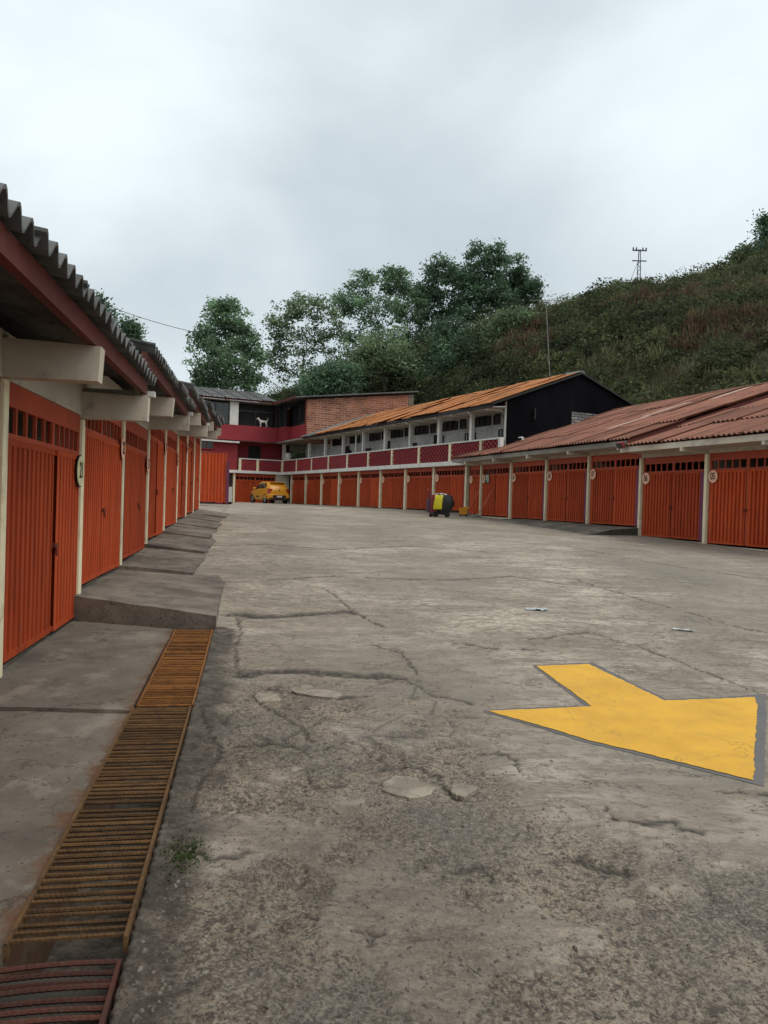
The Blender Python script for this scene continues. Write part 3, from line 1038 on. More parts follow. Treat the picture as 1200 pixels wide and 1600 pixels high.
def lay_sheets(parent, meshes, x0, x1, w, y_eave, z_eave, slope, L, rows, lap=.14, sgn=-1, jit=.015, rnd=None):
    """rows of sheets from the eave (local y = y_eave) up towards y * sgn"""
    a = math.atan(slope)
    rg = rnd or random
    nx = max(1, int(round((x1 - x0) / w)))
    for r in range(rows):
        t = r * (L - lap)
        for i in range(nx):
            x = x0 + (x1 - x0) * i / nx
            yy = y_eave + sgn * t * math.cos(a)
            zz = z_eave + t * math.sin(a) + .02 * (r % 2) + .006 * r
            o = link('roof_sheet', rg.choice(meshes), parent)
            j = rg.uniform(-jit, jit)
            if sgn < 0:
                # sheet's y axis points to local -y: turn half a round, so its x runs backwards
                o.rotation_euler = (a, rg.uniform(-.004, .004), math.pi + rg.uniform(-.004, .004))
                o.location = (x + (x1 - x0) / nx, yy + j * 3, zz + .004 * (i % 2))
            else:
                o.rotation_euler = (a, rg.uniform(-.004, .004), rg.uniform(-.004, .004))
                o.location = (x, yy + j * 3, zz + .004 * (i % 2))


# ---- left row -------------------------------------------------
# local frame: x runs back towards the camera (minus the distance along the row), y out into the yard
left = thing('garage_row', 'long row of orange garages with grey corrugated roof along the left edge', 'garages', (OL.x, OL.y, 0), math.atan2(-UL.y, -UL.x))
BEAM_Z = {-2: 2.36, -1: 2.36, 0: 2.365, 1: 2.33, 2: 2.67, 3: 2.70, 4: 3.05, 5: 3.02, 6: 3.40, 7: 3.38, 8: 3.70}
UNIT_ZT = {-2: 2.36, -1: 2.36, 0: 2.36, 1: 2.66, 2: 2.67, 3: 3.03, 4: 3.03, 5: 3.38, 6: 3.38, 7: 3.70}
wl_ = MB()
for k in range(-2, 8):
    xa, xb = -(k + 1) * PU, -k * PU
    zt = UNIT_ZT[k]
    wl_.box(xa + .001, xb - .001, -.16, -.012, zt + .002, zt + .36)
    wl_.box(xa + .001, xb - .001, -4.2, -4.05, -.3, zt + 1.0)
    wl_.box(xb - .08, xb - .002, -4.05, -.16, -.3, zt + .3)
wl_.build('wall', M['cream'], left)
gb = MB()
gb.box(-8 * PU - .12, -8 * PU, -4.2, -.02, -.3, 4.1)
gb.build('end_wall', M['cream'], left)
fl = MB()
for k in range(-2, 8):
    fl.box(-(k + 1) * PU + .01, -k * PU - .09, -4.04, -.06, UNIT_ZB[k] - .35, UNIT_ZB[k] - .012)
fl.build('floor', M['slab'], left)
for k in range(-2, 8):
    xa, xb = -(k + 1) * PU + .06, -k * PU - .06
    garage_door(left, xa, xb, UNIT_ZB[k], UNIT_ZT[k] - .002, y=-.025, split=.42 if k % 2 == 0 else .55, tilt=.012)
for k in range(-1, 9):
    zb = min(UNIT_ZB.get(k, 9), UNIT_ZB.get(k - 1, 9)) - .06
    mb = MB()
    mb.bev(-k * PU - .05, -k * PU + .05, -.12, .012, zb, BEAM_Z[k] - .004, .012)
    mb.build('post', M['post'], left)
    bm_ = MB()
    z = BEAM_Z[k]
    th = .085
    bm_.prism([(-k * PU - th, -.25, z), (-k * PU - th, .69 + random.uniform(-.03, .03), z), (-k * PU - th, .70, z + .27), (-k * PU - th, -.25, z + .30)], (th * 2, 0, 0))
    bm_.build('roof_beam', M['cream'], left)
    if k in (1, 3, 5, 7):                      # stub that carries the next, higher roof
        st = MB()
        st.box(-k * PU - .20, -k * PU - .10, .52, .64, z + .06, BEAM_Z[min(k + 1, 8)] + .26)
        st.build('roof_stub', M['post'], left)
        st = MB()
        st.box(-k * PU - .24, -k * PU - .11, -.2, .74, z + .30, z + .36)
        st.build('roof_plank', M['white'], left)
gsheet = [wave_sheet(1.0, 1.75, 5, .048, .02, 'greyroof') for _ in range(1)]
for r_i, (k0, k1, zb) in enumerate([(-2, 1, 2.66), (1, 3, 2.99), (3, 5, 3.34), (5, 7, 3.69), (7, 8, 4.0)]):
    xa, xb = -k1 * PU - .18, -k0 * PU + (.05 if r_i else 1.5)
    pr = MB()
    pr.box(xa + .1, xb - .02, .60, .665, zb - .02, zb + .125)
    roof = pr.build('roof', M['redbeam'], left)
    rf = MB()
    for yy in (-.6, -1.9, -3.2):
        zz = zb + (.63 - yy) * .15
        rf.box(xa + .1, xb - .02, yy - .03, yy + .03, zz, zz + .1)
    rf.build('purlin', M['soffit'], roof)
    lay_sheets(roof, gsheet, xa, xb, 1.0, .77, zb + .15, .15, 1.75, 3 if k0 > -2 else 3)

# ---- right row ------------------------------------------------
OR = Vector((8.27, 19.8, 0))
AR_ = math.atan(.331)
UR = Vector((-math.sin(AR_), math.cos(AR_), 0))
PR = 2.68
right = thing('garage_row', 'row of orange garages under red corrugated roofs on the right', 'garages', (OR.x, OR.y, 0), math.atan2(UR.y, UR.x))


def rp(x, y, z=0):
    nrm = Vector((-UR.y, UR.x, 0))
    q = OR + UR * x + nrm * y
    return Vector((q.x, q.y, z))


RZB = {-2: .60, -1: .68, 0: .73, 1: 1.00, 2: 1.01, 3: 1.03, 4: 1.06, 5: 1.09}
RZT = {-2: 3.02, -1: 3.02, 0: 3.02, 1: 3.21, 2: 3.21, 3: 3.21, 4: 3.21, 5: 3.21}
XEND = 5 * PR + 1.22
wr = MB()
for j in range(-2, 6):
    xa, xb = j * PR, min((j + 1) * PR, XEND)
    wr.box(xa + .001, xb - .001, -.16, -.012, RZT[j] + .002, RZT[j] + .34)
    wr.box(xa + .05, xb - .05, -.16, -.02, RZB[j] - .4, RZB[j] - .012)
wr.box(-2 * PR, 1 * PR - .06, -5.6, -5.45, .0, 5.05)
wr.box(1 * PR + .06, XEND, -5.6, -5.45, .0, 5.2)
for j in (-2, 0, 2, 3, 4, 5):
    wr.box(j * PR - .04, j * PR + .04, -5.45, -.16, .2, 3.4)
wr.build('wall', M['cream'], right)
for x, z in ((-2 * PR - .02, 3.33), (1 * PR - .05, 3.33), (1 * PR + .05, 3.5)):
    gv = MB()                                            # gable ends under the two roofs
    gv.prism([(x, -.02, z - .2), (x, -5.6, z - .2), (x, -5.6, z + 1.9), (x, -.02, z + .18)], (.08, 0, 0))
    gv.build('gable_wall', M['redbeam'], right)
for j in range(-2, 5):
    garage_door(right, j * PR + .06, (j + 1) * PR - .06, RZB[j], RZT[j] - .002, y=-.05, split=.5, purple=-1, tilt=.003)
garage_door(right, 5 * PR + .06, XEND - .02, RZB[5], RZT[5] - .002, y=-.05, split=.5, latch=False)
for j in range(-2, 6):
    mb = MB()
    mb.bev(j * PR - .05, j * PR + .05, -.12, .035, min(RZB[j], RZB.get(j - 1, 9)) - .08, RZT[max(-2, j - 1)] - .004, .012)
    mb.build('post', M['post'], right)
for nm, xa, xb, ze, zt in (('near', -2 * PR - .3, 1 * PR - .02, 3.31, 3.03), ('far', 1 * PR - .42, XEND + .15, 3.49, 3.22)):
    fa = MB()
    fa.box(xa, xb, .70, .75, ze - .17, ze - .02)
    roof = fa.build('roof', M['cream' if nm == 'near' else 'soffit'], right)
    so = MB()
    so.prism([(xa + .02, -.01, zt + .10), (xa + .02, .70, ze - .16), (xa + .02, .70, ze - .13), (xa + .02, -.01, zt + .14)], (xb - xa - .04, 0, 0))
    so.build('soffit', M['cream'], roof)
    nb = int((xb - xa) / PR) + 1
    for i in range(nb + 1):
        x = max(xa + .05, min(xb - .13, round(xa / PR + .6) * PR + i * PR))
        if i and x > xb - .2:
            continue
        rb = MB()
        rb.box(x, x + .09, -.008, .78, ze - .27, ze - .165)
        rb.build('rafter', M['cream'], roof)
rs = [wave_sheet(.95, 1.95, 6, .026, .012, 'redroof', seg=6)]
rsl = .335
rgR = random.Random(5)
roofs = [o for o in right.children if o.name.startswith('roof')]
lay_sheets(roofs[0], rs, -2 * PR - .3, 1 * PR + .05, .95, .86, 3.33, rsl, 1.95, 4, rnd=rgR, jit=.025)
lay_sheets(roofs[1], rs, 1 * PR - .50, XEND + .15, .95, .86, 3.52, rsl, 1.95, 4, rnd=rgR, jit=.025)
for rf_, xa, xb, ze in ((roofs[0], -2 * PR - .3, PR, 3.33), (roofs[1], PR - .5, XEND + .15, 3.52)):
    L_ = 4 * (1.95 - .14) + .1
    yr, zr = .86 - L_ * math.cos(math.atan(rsl)), ze + L_ * math.sin(math.atan(rsl))
    n_ = int((xb - xa) / .9)
    for i in range(n_):
        rd = MB()
        x = xa + (xb - xa) * i / n_
        pts = []
        for t in (-1, -.6, 0, .6, 1):
            pts.append((x, yr + t * .2, zr + .09 - .075 * t * t))
        rd.prism(pts + [(x, yr + .17, zr - .02), (x, yr - .17, zr - .02)], ((xb - xa) / n_ + .02, 0, random.uniform(-.015, .015)))
        rd.build('ridge_cap', M['redroof'], rf_)
    bk = MB()
    bk.prism([(xa, yr, zr - .02), (xa, yr - 4, zr - 1.5), (xa, yr - 4, zr - 1.55), (xa, yr, zr - .07)], (xb - xa, 0, 0))
    bk.build('back_slope', M['redroof'], rf_)
M['paleroof'] = pmat('pale_patched_sheet', (.50, .36, .29), (.36, .22, .17), 2, .9)
for rf_, idx in ((roofs[1], (16, 29, 41)), (roofs[0], (11,))):
    sh_ = [o for o in rf_.children if o.name.startswith('roof_sheet')]
    for i_ in idx:
        pm = sh_[i_].data.copy()
        pm.materials[0] = M['paleroof']
        sh_[i_].data = pm
        sh_[i_].scale = (.45, 1, 1)
        ex = link('roof_sheet', rs[0], rf_, sh_[i_].location + Vector((-.95 * .45, 0, 0)), sh_[i_].rotation_euler)
        ex.scale = (.58, 1, 1)
# pale replacement strip on the far roof, verge board of the step between the roofs
vb = MB()
a_ = math.atan(rsl)
vb.prism([(PR - .46, .80, 3.47), (PR - .46, -6.0, 3.47 + 6.8 * rsl), (PR - .46, -6.0, 3.33 + 6.8 * rsl), (PR - .46, .80, 3.36)], (.05, 0, 0))
vb.build('verge_board', M['redbeam'], roofs[1])
# ramp up to garage 07
rampm = MB()
xa, xb = 1 * PR - .02, 3.6 * PR
rampm.add([rp(xa, -.2, .4), rp(xa, 1.75, .4), rp(xb, 1.3, .5), rp(xb, -.2, .5), rp(xa, .02, .985), rp(xa, 1.75, gz(rp(xa, 1.75).y) + .005), rp(xb, 1.3, gz(rp(xb, 1.3).y) + .0), rp(xb, .02, 1.04), rp(xa, -.2, .985), rp(xb, -.2, 1.04), rp(xa, .9, .925), rp(xb, .8, 1.03)],
          [(0, 8, 4, 10, 5, 1), (3, 2, 6, 11, 7, 9), (4, 7, 11, 10), (10, 11, 6, 5), (8, 9, 7, 4), (1, 5, 6, 2), (0, 3, 9, 8)])
rampm.m[0] = 1  # end face takes the darker concrete colour
ramp_o = rampm.build('ramp', [M['slab'], M['slab_dark']])
tag(ramp_o, 'low concrete ramp rising to the door of garage 07', kind='structure')

ORD = ['nearest', 'second nearest', 'third nearest', 'fourth nearest', 'fifth nearest', 'sixth nearest', 'seventh nearest', 'farthest']
# ---- number signs ---------------------------------------------
def text_mesh(txt, size, mat):
    c = bpy.data.curves.new('numeral', 'FONT')
    c.body = txt
    c.size = size
    c.align_x = 'CENTER'
    c.align_y = 'CENTER'
    c.extrude = .0012
    c.offset = size * .012
    c.space_character = .95
    o = bpy.data.objects.new('numeral', c)
    COL.objects.link(o)
    dg = bpy.context.evaluated_depsgraph_get()
    me = bpy.data.meshes.new_from_object(o.evaluated_get(dg))
    bpy.data.objects.remove(o)
    bpy.data.curves.remove(c)
    me.materials.clear()
    me.materials.append(mat)
    return me


def number_sign(txt, origin, rz, x, y, z, label, face='signface', r=.165, flip=1):
    """disc facing local +y of the row"""
    q = Matrix.Rotation(rz, 4, 'Z') @ Vector((x, y, z)) + Vector((origin.x, origin.y, 0))
    root = thing('number_sign', label, 'number sign', q, rz + math.pi, 'round number signs on the garages')
    # turned so that the sign faces local -y
    d = MB()
    d.lathe([(r - .004, 0), (r, -.003), (r, -.009), (r - .004, -.011)], 28, axis='y')
    d.build('plate', M[face], root)
    rg_ = MB()
    rg_.lathe([(r + .012, .006), (r + .012, -.004), (r + .002, -.0045)], 28, axis='y')
    if face == 'signpale':
        rg_.build('rim', M['ink'], root)
    t = text_mesh(txt, r * 1.3, M['ink'])
    o = link('numeral', t, root, (0, -.0145, 0), (math.pi / 2, 0, 0))
    o.scale = (.82, 1.15, 1)
    return root


RZR = math.atan2(UR.y, UR.x)
for j, txt in ((-1, '05'), (0, '06'), (1, '07'), (2, '08'), (3, '09'), (4, '10'), (5, '11')):
    lx = (j + 1) * PR - .24 if j < 5 else XEND - .22
    number_sign(txt, OR, RZR, lx, -.005, RZT[j] - .60, 'round cream sign reading %s, %s of the right-hand garage row' % (txt, ORD[j + 1]))
LZ = math.atan2(-UL.y, -UL.x)
for k in range(0, 6):
    number_sign(str(21 + k), OL, LZ, -(k + 1) * PU + .215, .022, UNIT_ZT[k] - (.62 if k % 2 == 0 else .50), 'round pale number sign %s of those on the left-hand garage row' % ORD[k], 'signpale' if k == 0 else 'signface')
# ---------------------------------------------------------------- balcony building
OB = Vector((4.84, 31.4, 0))
AB = math.atan(.5)
UB = Vector((-math.sin(AB), math.cos(AB), 0))
RZB_ = math.atan2(UB.y, UB.x)
PB = 2.85
XB0 = 2.80
XBE = 26.7
bal = thing('balcony_building', 'two storey white building with wine red lattice balcony and rusty roof', 'building', (OB.x, OB.y, 0), RZB_)


def bp_(x, y, z=0):
    q = OB + UB * x + Vector((-UB.y, UB.x, 0)) * y
    return Vector((q.x, q.y, z))


GB = 1.19
w = MB()
w.box(0, XBE, -6.6, -6.45, .5, 5.9)
w.box(2.4, 2.5, -6.45, -.16, .5, 3.2)
w.build('back_wall', M['cream'], bal)
w = MB()
w.box(.02, XBE - .3, -1.45, -1.32, 3.46, 5.95)
w.build('upper_wall', M['bwhite'], bal)
slabm = MB()
slabm.box(.0, XBE + .1, -6.4, .30, 3.25, 3.44)
slabm.build('balcony_slab', M['white'], bal)
for i in range(9):
    mb = MB()
    x = XB0 + PB * i
    mb.bev(x - .07, x + .07, -.13, .05, GB - .1, 3.247, .012)
    mb.build('post', M['post'], bal)
for i in range(8):
    x = XB0 + PB * i
    garage_door(bal, x + .075, x + PB - .075, GB + .01, 3.245, y=-.06, split=.5, purple=-1 if i < 3 else None, latch=False)
fl = MB()
fl.box(2.55, XB0 + PB * 8, -6.4, -.14, .8, GB - .01)
fl.build('floor', M['slab'], bal)
# parapet: posts, rail, pierced or solid panels
PPX = [-.02, 1.35] + [3.83 + 2.87 * i for i in range(8)] + [XBE + .05]
for x in PPX:
    mb = MB()
    mb.box(x - .08, x + .08, .12, .29, 3.442, 4.225)
    mb.build('parapet_post', M['post' if x > .1 else 'white'], bal)
mb = MB()
mb.box(-.1, XBE + .12, .10, .31, 4.227, 4.29)
mb.build('parapet_rail', M['white'], bal)


def lattice(x0, x1, z0, z1, y0, y1):
    """staggered red blocks with open gaps between them"""
    mb = MB()
    rows = 7
    h = (z1 - z0) / rows
    n = max(2, int(round((x1 - x0) / .27)))
    pw = (x1 - x0) / n
    for r in range(rows):
        off = .5 * pw if r % 2 else 0
        for i in range(n + 1):
            a = x0 + i * pw - off
            c = a + pw * .62
            a, c = max(a, x0), min(c, x1)
            if c - a > .03:
                mb.box(a, c, y0, y1, z0 + r * h + .002, z0 + (r + 1) * h - .002)
    return mb


for i in range(len(PPX) - 1):
    a, c = PPX[i] + .082, PPX[i + 1] - .082
    if i < 6:
        o = lattice(a, c, 3.442, 4.226, .15, .26).build('lattice_panel', M['lattice'], bal)
    else:
        mb = MB()
        mb.box(a, c, .15, .26, 3.442, 4.226)
        mb.build('parapet_panel', M['lattice'], bal)
# columns carrying the eave
for x in [(24645 / q - 31.4) / .894 for q in (732, 682, 637, 598, 564, 533, 505, 480)] + [.06]:
    mb = MB()
    r = .085 if x > .5 else .05
    mb.bev(x - r, x + r, -.12, -.12 + 2 * r, 3.442, 5.78, .012)
    mb.build('column', M['white'], bal)
mb = MB()
mb.tube([(14.7, .02, 3.45), (14.7, .02, 5.6)], .045, 8)
mb.build('drain_pipe', M['white'], bal)
mb = MB()
mb.tube([(1.0, -1.26, 3.5), (1.0, -1.26, 4.9), (.9, -1.2, 5.1), (.15, -.3, 5.3), (.1, -.1, 5.35)], .035, 8)
mb.build('drain_pipe', M['white'], bal)


def window(parent, x0, x1, z0, z1, y, panes=1, frame='white', glass='glass', t=.035, back=None):
    """frame proud of the wall with its panes set back in it; faces local +y"""
    mb = MB()
    mb.box(x0, x1, y, y + .05, z1 - t, z1)
    mb.box(x0, x1, y, y + .05, z0, z0 + t)
    for i in range(panes + 1):
        q = x0 + (x1 - x0 - t) * i / panes
        mb.box(q, q + t, y, y + .05, z0 + t, z1 - t)
    o = mb.build('window', M[frame], parent)
    for i in range(panes):
        a = x0 + (x1 - x0 - t) * i / panes + t
        c = x0 + (x1 - x0 - t) * (i + 1) / panes
        g = MB()
        g.box(a - .002, c + .002, y + .004, y + .018, z0 + t - .002, z1 - t + .002)
        g.build('pane', M[glass], o)
    return o


cols = sorted((24645 / q - 31.4) / .894 for q in (783, 732, 682, 637, 598, 564, 533, 505, 480))
yw = -1.315
for i in range(len(cols) - 1):
    a, c = cols[i] - .75, cols[i + 1] - .75
    for u0, u1, pn in ((.16, .34, 1), (.42, .93, 3)):
        window(bal, a + (c - a) * u0, a + (c - a) * u1, 5.12, 5.58, yw, pn, 'blackmetal', t=.03)
    if i in (1, 2, 3):
        for s_ in (-.42, .22):
            window(bal, cols[i] - .72 + s_, cols[i] - .72 + s_ + .26, 4.42, 4.88, yw, 1, 'blackmetal', t=.03)
    elif i in (4, 6, 7):
        window(bal, cols[i] - 1.2, cols[i] - .35, 4.22, 4.72, yw, 2, 'blackmetal', t=.03)
window(bal, .12, .42, 4.55, 5.05, yw, 1, 'blackmetal', t=.03)
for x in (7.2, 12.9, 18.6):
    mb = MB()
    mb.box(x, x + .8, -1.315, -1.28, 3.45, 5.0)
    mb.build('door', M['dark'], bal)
# roof
BE_Y, BE_Z, BSL = .86, 5.63, .372
fa = MB()
fa.box(-.12, 21.6, .70, .74, BE_Z - .16, BE_Z - .02)
roof = fa.build('roof', M['blackmetal'], bal)
so = MB()
so.prism([(-.01, .70, BE_Z - .15), (-.01, -1.5, BE_Z + .05), (-.01, -1.5, BE_Z + .09), (-.01, .70, BE_Z - .11)], (21.6, 0, 0))
so.build('soffit', M['white'], roof)
for x in np.arange(.3, 21, 1.4):
    rb = MB()
    rb.box(x, x + .08, -.6, .69, BE_Z - .24, BE_Z - .153)
    rb.build('rafter', M['cream'], roof)
bs = [wave_sheet(.86, 1.7, 6, .022, .006, 'rust', seg=4)]
rgB = random.Random(9)
lay_sheets(roof, bs, -.2, 18.9, .86, BE_Y, BE_Z, BSL, 1.72, 3, lap=.12, rnd=rgB, jit=.05)
gs = [wave_sheet(.86, 1.7, 6, .022, .006, 'greysheet', seg=4)]
lay_sheets(roof, gs, 18.9, 21.7, .86, BE_Y, BE_Z, BSL, 1.72, 3, lap=.12, rnd=rgB, jit=.03)
L_ = 3 * 1.60 + .1
yr, zr = BE_Y - L_ * math.cos(math.atan(BSL)), BE_Z + L_ * math.sin(math.atan(BSL))
bk = MB()
bk.prism([(-.2, yr, zr), (-.2, yr - 4.2, zr - 4.2 * BSL), (-.2, yr - 4.2, zr - 4.2 * BSL - .05), (-.2, yr, zr - .05)], (21.9, 0, 0))
bk.build('back_slope', M['rust'], roof)
n_ = 24
for i in range(n_):
    rd = MB()
    x = -.2 + 21.9 * i / n_
    rd.prism([(x, yr - .22, zr - .06), (x, yr - .1, zr + .03), (x, yr, zr + .06), (x, yr + .1, zr + .03), (x, yr + .22, zr - .06)], (21.9 / n_ + .03, 0, random.uniform(-.02, .03)))
    rd.build('ridge_cap', M['greysheet' if i < 3 else 'rust'], roof)
vb = MB()
for sg in (1, -1):
    vb.prism([(-.24, yr, zr - .02), (-.24, yr + sg * 4.55, zr - .02 - 4.55 * BSL), (-.24, yr + sg * 4.55, zr - .10 - 4.55 * BSL), (-.24, yr, zr - .10)], (.04, 0, 0))
vb.build('verge_board', M['blackmetal'], roof)
# black gable end
gw = MB()
gw.prism([(-.12, -7.2, 3.0), (-.12, -7.2, zr - .05 - (yr + 7.2) * BSL), (-.12, yr, zr - .05), (-.12, -.05, zr - .05 - (-.05 - yr) * BSL), (-.12, -.05, 3.0)], (.11, 0, 0))
gw.build('gable_wall', M['black'], bal)
gq = MB()
gq.box(-.17, -.122, -5.3, -3.3, 4.3, 5.6)
tag(gq.build('brick_patch', M['greybrick'], bal), 'bare grey brick patch at the foot of the black gable')

for j in range(9):
    if j < 8:
        x = XB0 + PB * j + PB - .27
        number_sign(str(12 + j), OB, RZB_, x, -.012, 2.72, 'round cream number sign, %s of those below the balcony' % ORD[j], r=.17)

# ---------------------------------------------------------------- crimson house at the end of the yard
# local frame: x to the right along its front, y towards the camera is negative -> front faces local -y
CH = bp_(XBE, .30)                           # inner corner of the two balconies
HX = Vector((UB.y, -UB.x, 0))                # along the house front, to the right and away
house = thing('crimson_house', 'three storey crimson house with dark windows at the far end of the yard', 'house', (CH.x, CH.y, 0), math.atan2(HX.y, HX.x))
GH = 1.18
mb = MB()
mb.box(-9.5, 1.5, 2.9, 3.1, GH - .3, 8.3)
mb.box(-9.5, -9.35, .0, 2.9, GH - .3, 8.3)
mb.box(-9.35, -3.32, .12, .28, 3.46, 5.55)
mb.box(-3.45, -3.25, .28, 2.9, 3.46, 5.55)
mb.box(-3.25, .5, 1.55, 1.7, 3.46, 5.55)
mb.build('wall', M['rosered'], house)
mb = MB()
mb.box(-9.5, 8.8, -.12, 8.0, 5.56, 5.70)
mb.build('floor_slab', M['white'], house)
mb = MB()
mb.box(-9.45, -.62, -.30, -.15, 5.50, 6.55)              # band under the third-floor windows
mb.build('window_band', M['rosered'], house)
mb = MB()
mb.box(-4.85, 1.2, -.03, 2.9, 3.247, 3.44)
mb.build('balcony_slab', M['white'], house)
for x in (-3.12, -1.85, -.02):
    pp = MB()
    pp.box(x - .085, x + .085, .0, .16, 3.442, 4.225)
    pp.build('parapet_post', M['post'], house)
for a, c in ((-3.03, -1.94), (-1.76, -.11)):
    pp = MB()
    pp.box(a, c, .03, .13, 3.442, 4.226)
    pp.build('parapet_panel', M['lattice'], house)
pp = MB()
pp.box(-3.2, .0, -.02, .18, 4.228, 4.29)
pp.build('parapet_rail', M['white'], house)
# ground floor: narrow white door, wide garage door, cream pillar
pp = MB()
pp.box(-4.22, -3.56, .20, .27, GH, 3.24)
d = pp.build('door', M['orange_frame'], house)
pp = MB()
pp.box(-4.19, -3.59, .16, .196, GH + .02, 2.25)
pp.build('lower_panel', M['white'], d)
pp = MB()
pp.box(-4.19, -3.59, .17, .196, 2.30, 3.18)
pp.build('pane', M['glass'], d)
for x0, x1, mt in ((-4.7, -4.24, 'rosered'), (-3.55, -3.41, 'post'), (-.44, .55, 'cream')):
    pp = MB()
    pp.box(x0, x1, .10, .40, GH - .1, 3.245)
    pp.build('pillar', M[mt], house)

def house_door(x0, x1, zb, zt):
    # the door builder faces local +y; the house front faces -y, so it goes in turned half round
    d = garage_door(house, -x1, -x0, zb, zt, y=-.22, split=.5, latch=False)
    d.rotation_euler = (0, 0, math.pi)
    return d


house_door(-3.40, -.46, GH, 3.2)
# dark ground-floor rooms
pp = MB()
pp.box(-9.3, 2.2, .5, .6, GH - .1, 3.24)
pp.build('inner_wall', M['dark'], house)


def hwin(x0, x1, z0, z1, y, panes, frame='blackmetal', glass='glass'):
    d = window(house, -x1, -x0, z0, z1, -y, panes, frame, glass, t=.05)
    d.rotation_euler = (0, 0, math.pi)
    return d


# third floor, long window with white pillar, then dark corner bay
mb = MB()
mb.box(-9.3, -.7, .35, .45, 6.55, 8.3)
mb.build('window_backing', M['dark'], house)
hwin(-6.9, -4.05, 6.56, 8.05, -.2, 3)
cu = MB()
for i in range(14):
    x = -5.6 + i * .09
    cu.box(x, x + .075, .02 + .03 * (i % 2), .05 + .03 * (i % 2), 6.6, 7.95)
cu.build('curtain', M['curtain'], house)
pp = MB()
pp.box(-4.02, -3.42, -.27, -.10, 6.553, 8.15)
pp.build('pillar', M['white'], house)
hwin(-9.3, -7.0, 6.56, 8.05, -.2, 2)
pp = MB()
pp.box(-.75, -.60, -.27, -.12, 6.553, 8.15)
pp.build('pillar', M['blackmetal'], house)
for x0, x1, z0, z1 in ((-3.40, -.78, 7.55, 7.62), (-2.2, -2.14, 6.553, 7.55)):
    pp = MB()
    pp.box(x0, x1, -.24, -.18, z0, z1)
    pp.build('window_bar', M['blackmetal'], house)
# second floor: window over the gate, white lean-to edge, recess with a door
hwin(-6.0, -5.0, 4.78, 5.40, .06, 2, 'rosered')
hwin(-5.95, -5.05, 4.30, 4.62, .06, 3, 'orange_frame')
pp = MB()
pp.prism([(-6.3, -.35, 5.42), (-6.3, .1, 5.50), (-6.3, .1, 5.42), (-6.3, -.35, 5.32)], (3.0, 0, -.02))
pp.build('awning_edge', M['white'], house)
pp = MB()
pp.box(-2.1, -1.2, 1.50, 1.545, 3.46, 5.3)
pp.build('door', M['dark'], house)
pp = MB()
pp.box(.0, .22, -.02, .2, 4.295, 5.55)
pp.build('column', M['white'], house)
# wing over the balcony end (its long side runs parallel to the balcony building)
WL = 4.85
band = MB()
band.box(-.60, -.46, -1.9, -.302, 5.50, 6.55)
band.box(-.46, -.08, -1.9, -1.78, 5.50, 6.55)
band.build('window_band', M['rosered'], house)
band = MB()
band.box(-.10, .04, -WL, -1.902, 5.50, 6.55)
band.build('window_band', M['rosered'], house)
sl = MB()
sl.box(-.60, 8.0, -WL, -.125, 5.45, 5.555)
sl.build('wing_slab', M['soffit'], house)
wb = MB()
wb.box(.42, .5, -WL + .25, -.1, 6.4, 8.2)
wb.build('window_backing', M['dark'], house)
for y0, y1, x in ((-.62, -.31, -.56), (-1.88, -1.6, -.56), (-3.55, -3.25, -.08), (-WL, -WL + .35, -.08)):
    pp = MB()
    pp.box(x, x + .12, y0, y1, 6.553, 8.15)
    pp.build('pillar', M['orange_frame' if y0 < -4 else 'blackmetal'], house)
for y0, y1, x in ((-1.59, -.63, -.48), (-3.24, -1.91, -.02), (-WL + .36, -3.56, -.02)):
    pp = MB()
    pp.box(x, x + .02, y0, y1, 6.56, 8.1)
    pp.build('pane', M['glass'], house)
# brick gable wall of the wing
bw = MB()
bw.prism([(-.09, -WL - .02, 5.3), (7.85, -WL - .02, 5.3), (7.85, -WL - .02, 9.16), (-.09, -WL - .02, 8.14)], (0, .2, 0))
bwo = bw.build('brick_wall', M['brick'], house)
pp = MB()
pp.box(7.45, 7.86, -WL - .05, -WL + .2, 5.3, 9.12)
pp.build('pier', M['slab'], house)
# roofs
hr = MB()
hr.box(-9.8, -.55, -.62, -.57, 8.22, 8.36)
hroof = hr.build('roof', M['redbeam'], house)
wr_ = MB()
wr_.prism([(-1.05, -WL - .35, 8.14), (8.1, -WL - .35, 9.34), (8.1, -WL - .35, 9.42), (-1.05, -WL - .35, 8.22)], (0, WL + 3.5, 0))
wr_.build('wing_roof', M['greyroof'], hroof)
wf = MB()
wf.box(-1.10, -1.055, -WL - .38, -.5, 8.08, 8.25)
wf.build('fascia', M['redbeam'], hroof)
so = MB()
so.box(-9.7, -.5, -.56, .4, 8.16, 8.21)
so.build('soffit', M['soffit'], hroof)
hs = [wave_sheet(.9, 1.7, 5, .03, .01, 'greyroof', seg=4)]
rgH = random.Random(3)
nx = 10
aa = math.atan(.24)
for r in range(3):
    for i in range(nx):
        o = link('roof_sheet', hs[0], hroof, (-9.9 + 9.0 * i / nx, -.72 + r * 1.55 * math.cos(aa), 8.36 + r * 1.55 * math.sin(aa) + .02 * r), (aa, 0, rgH.uniform(-.006, .006)))

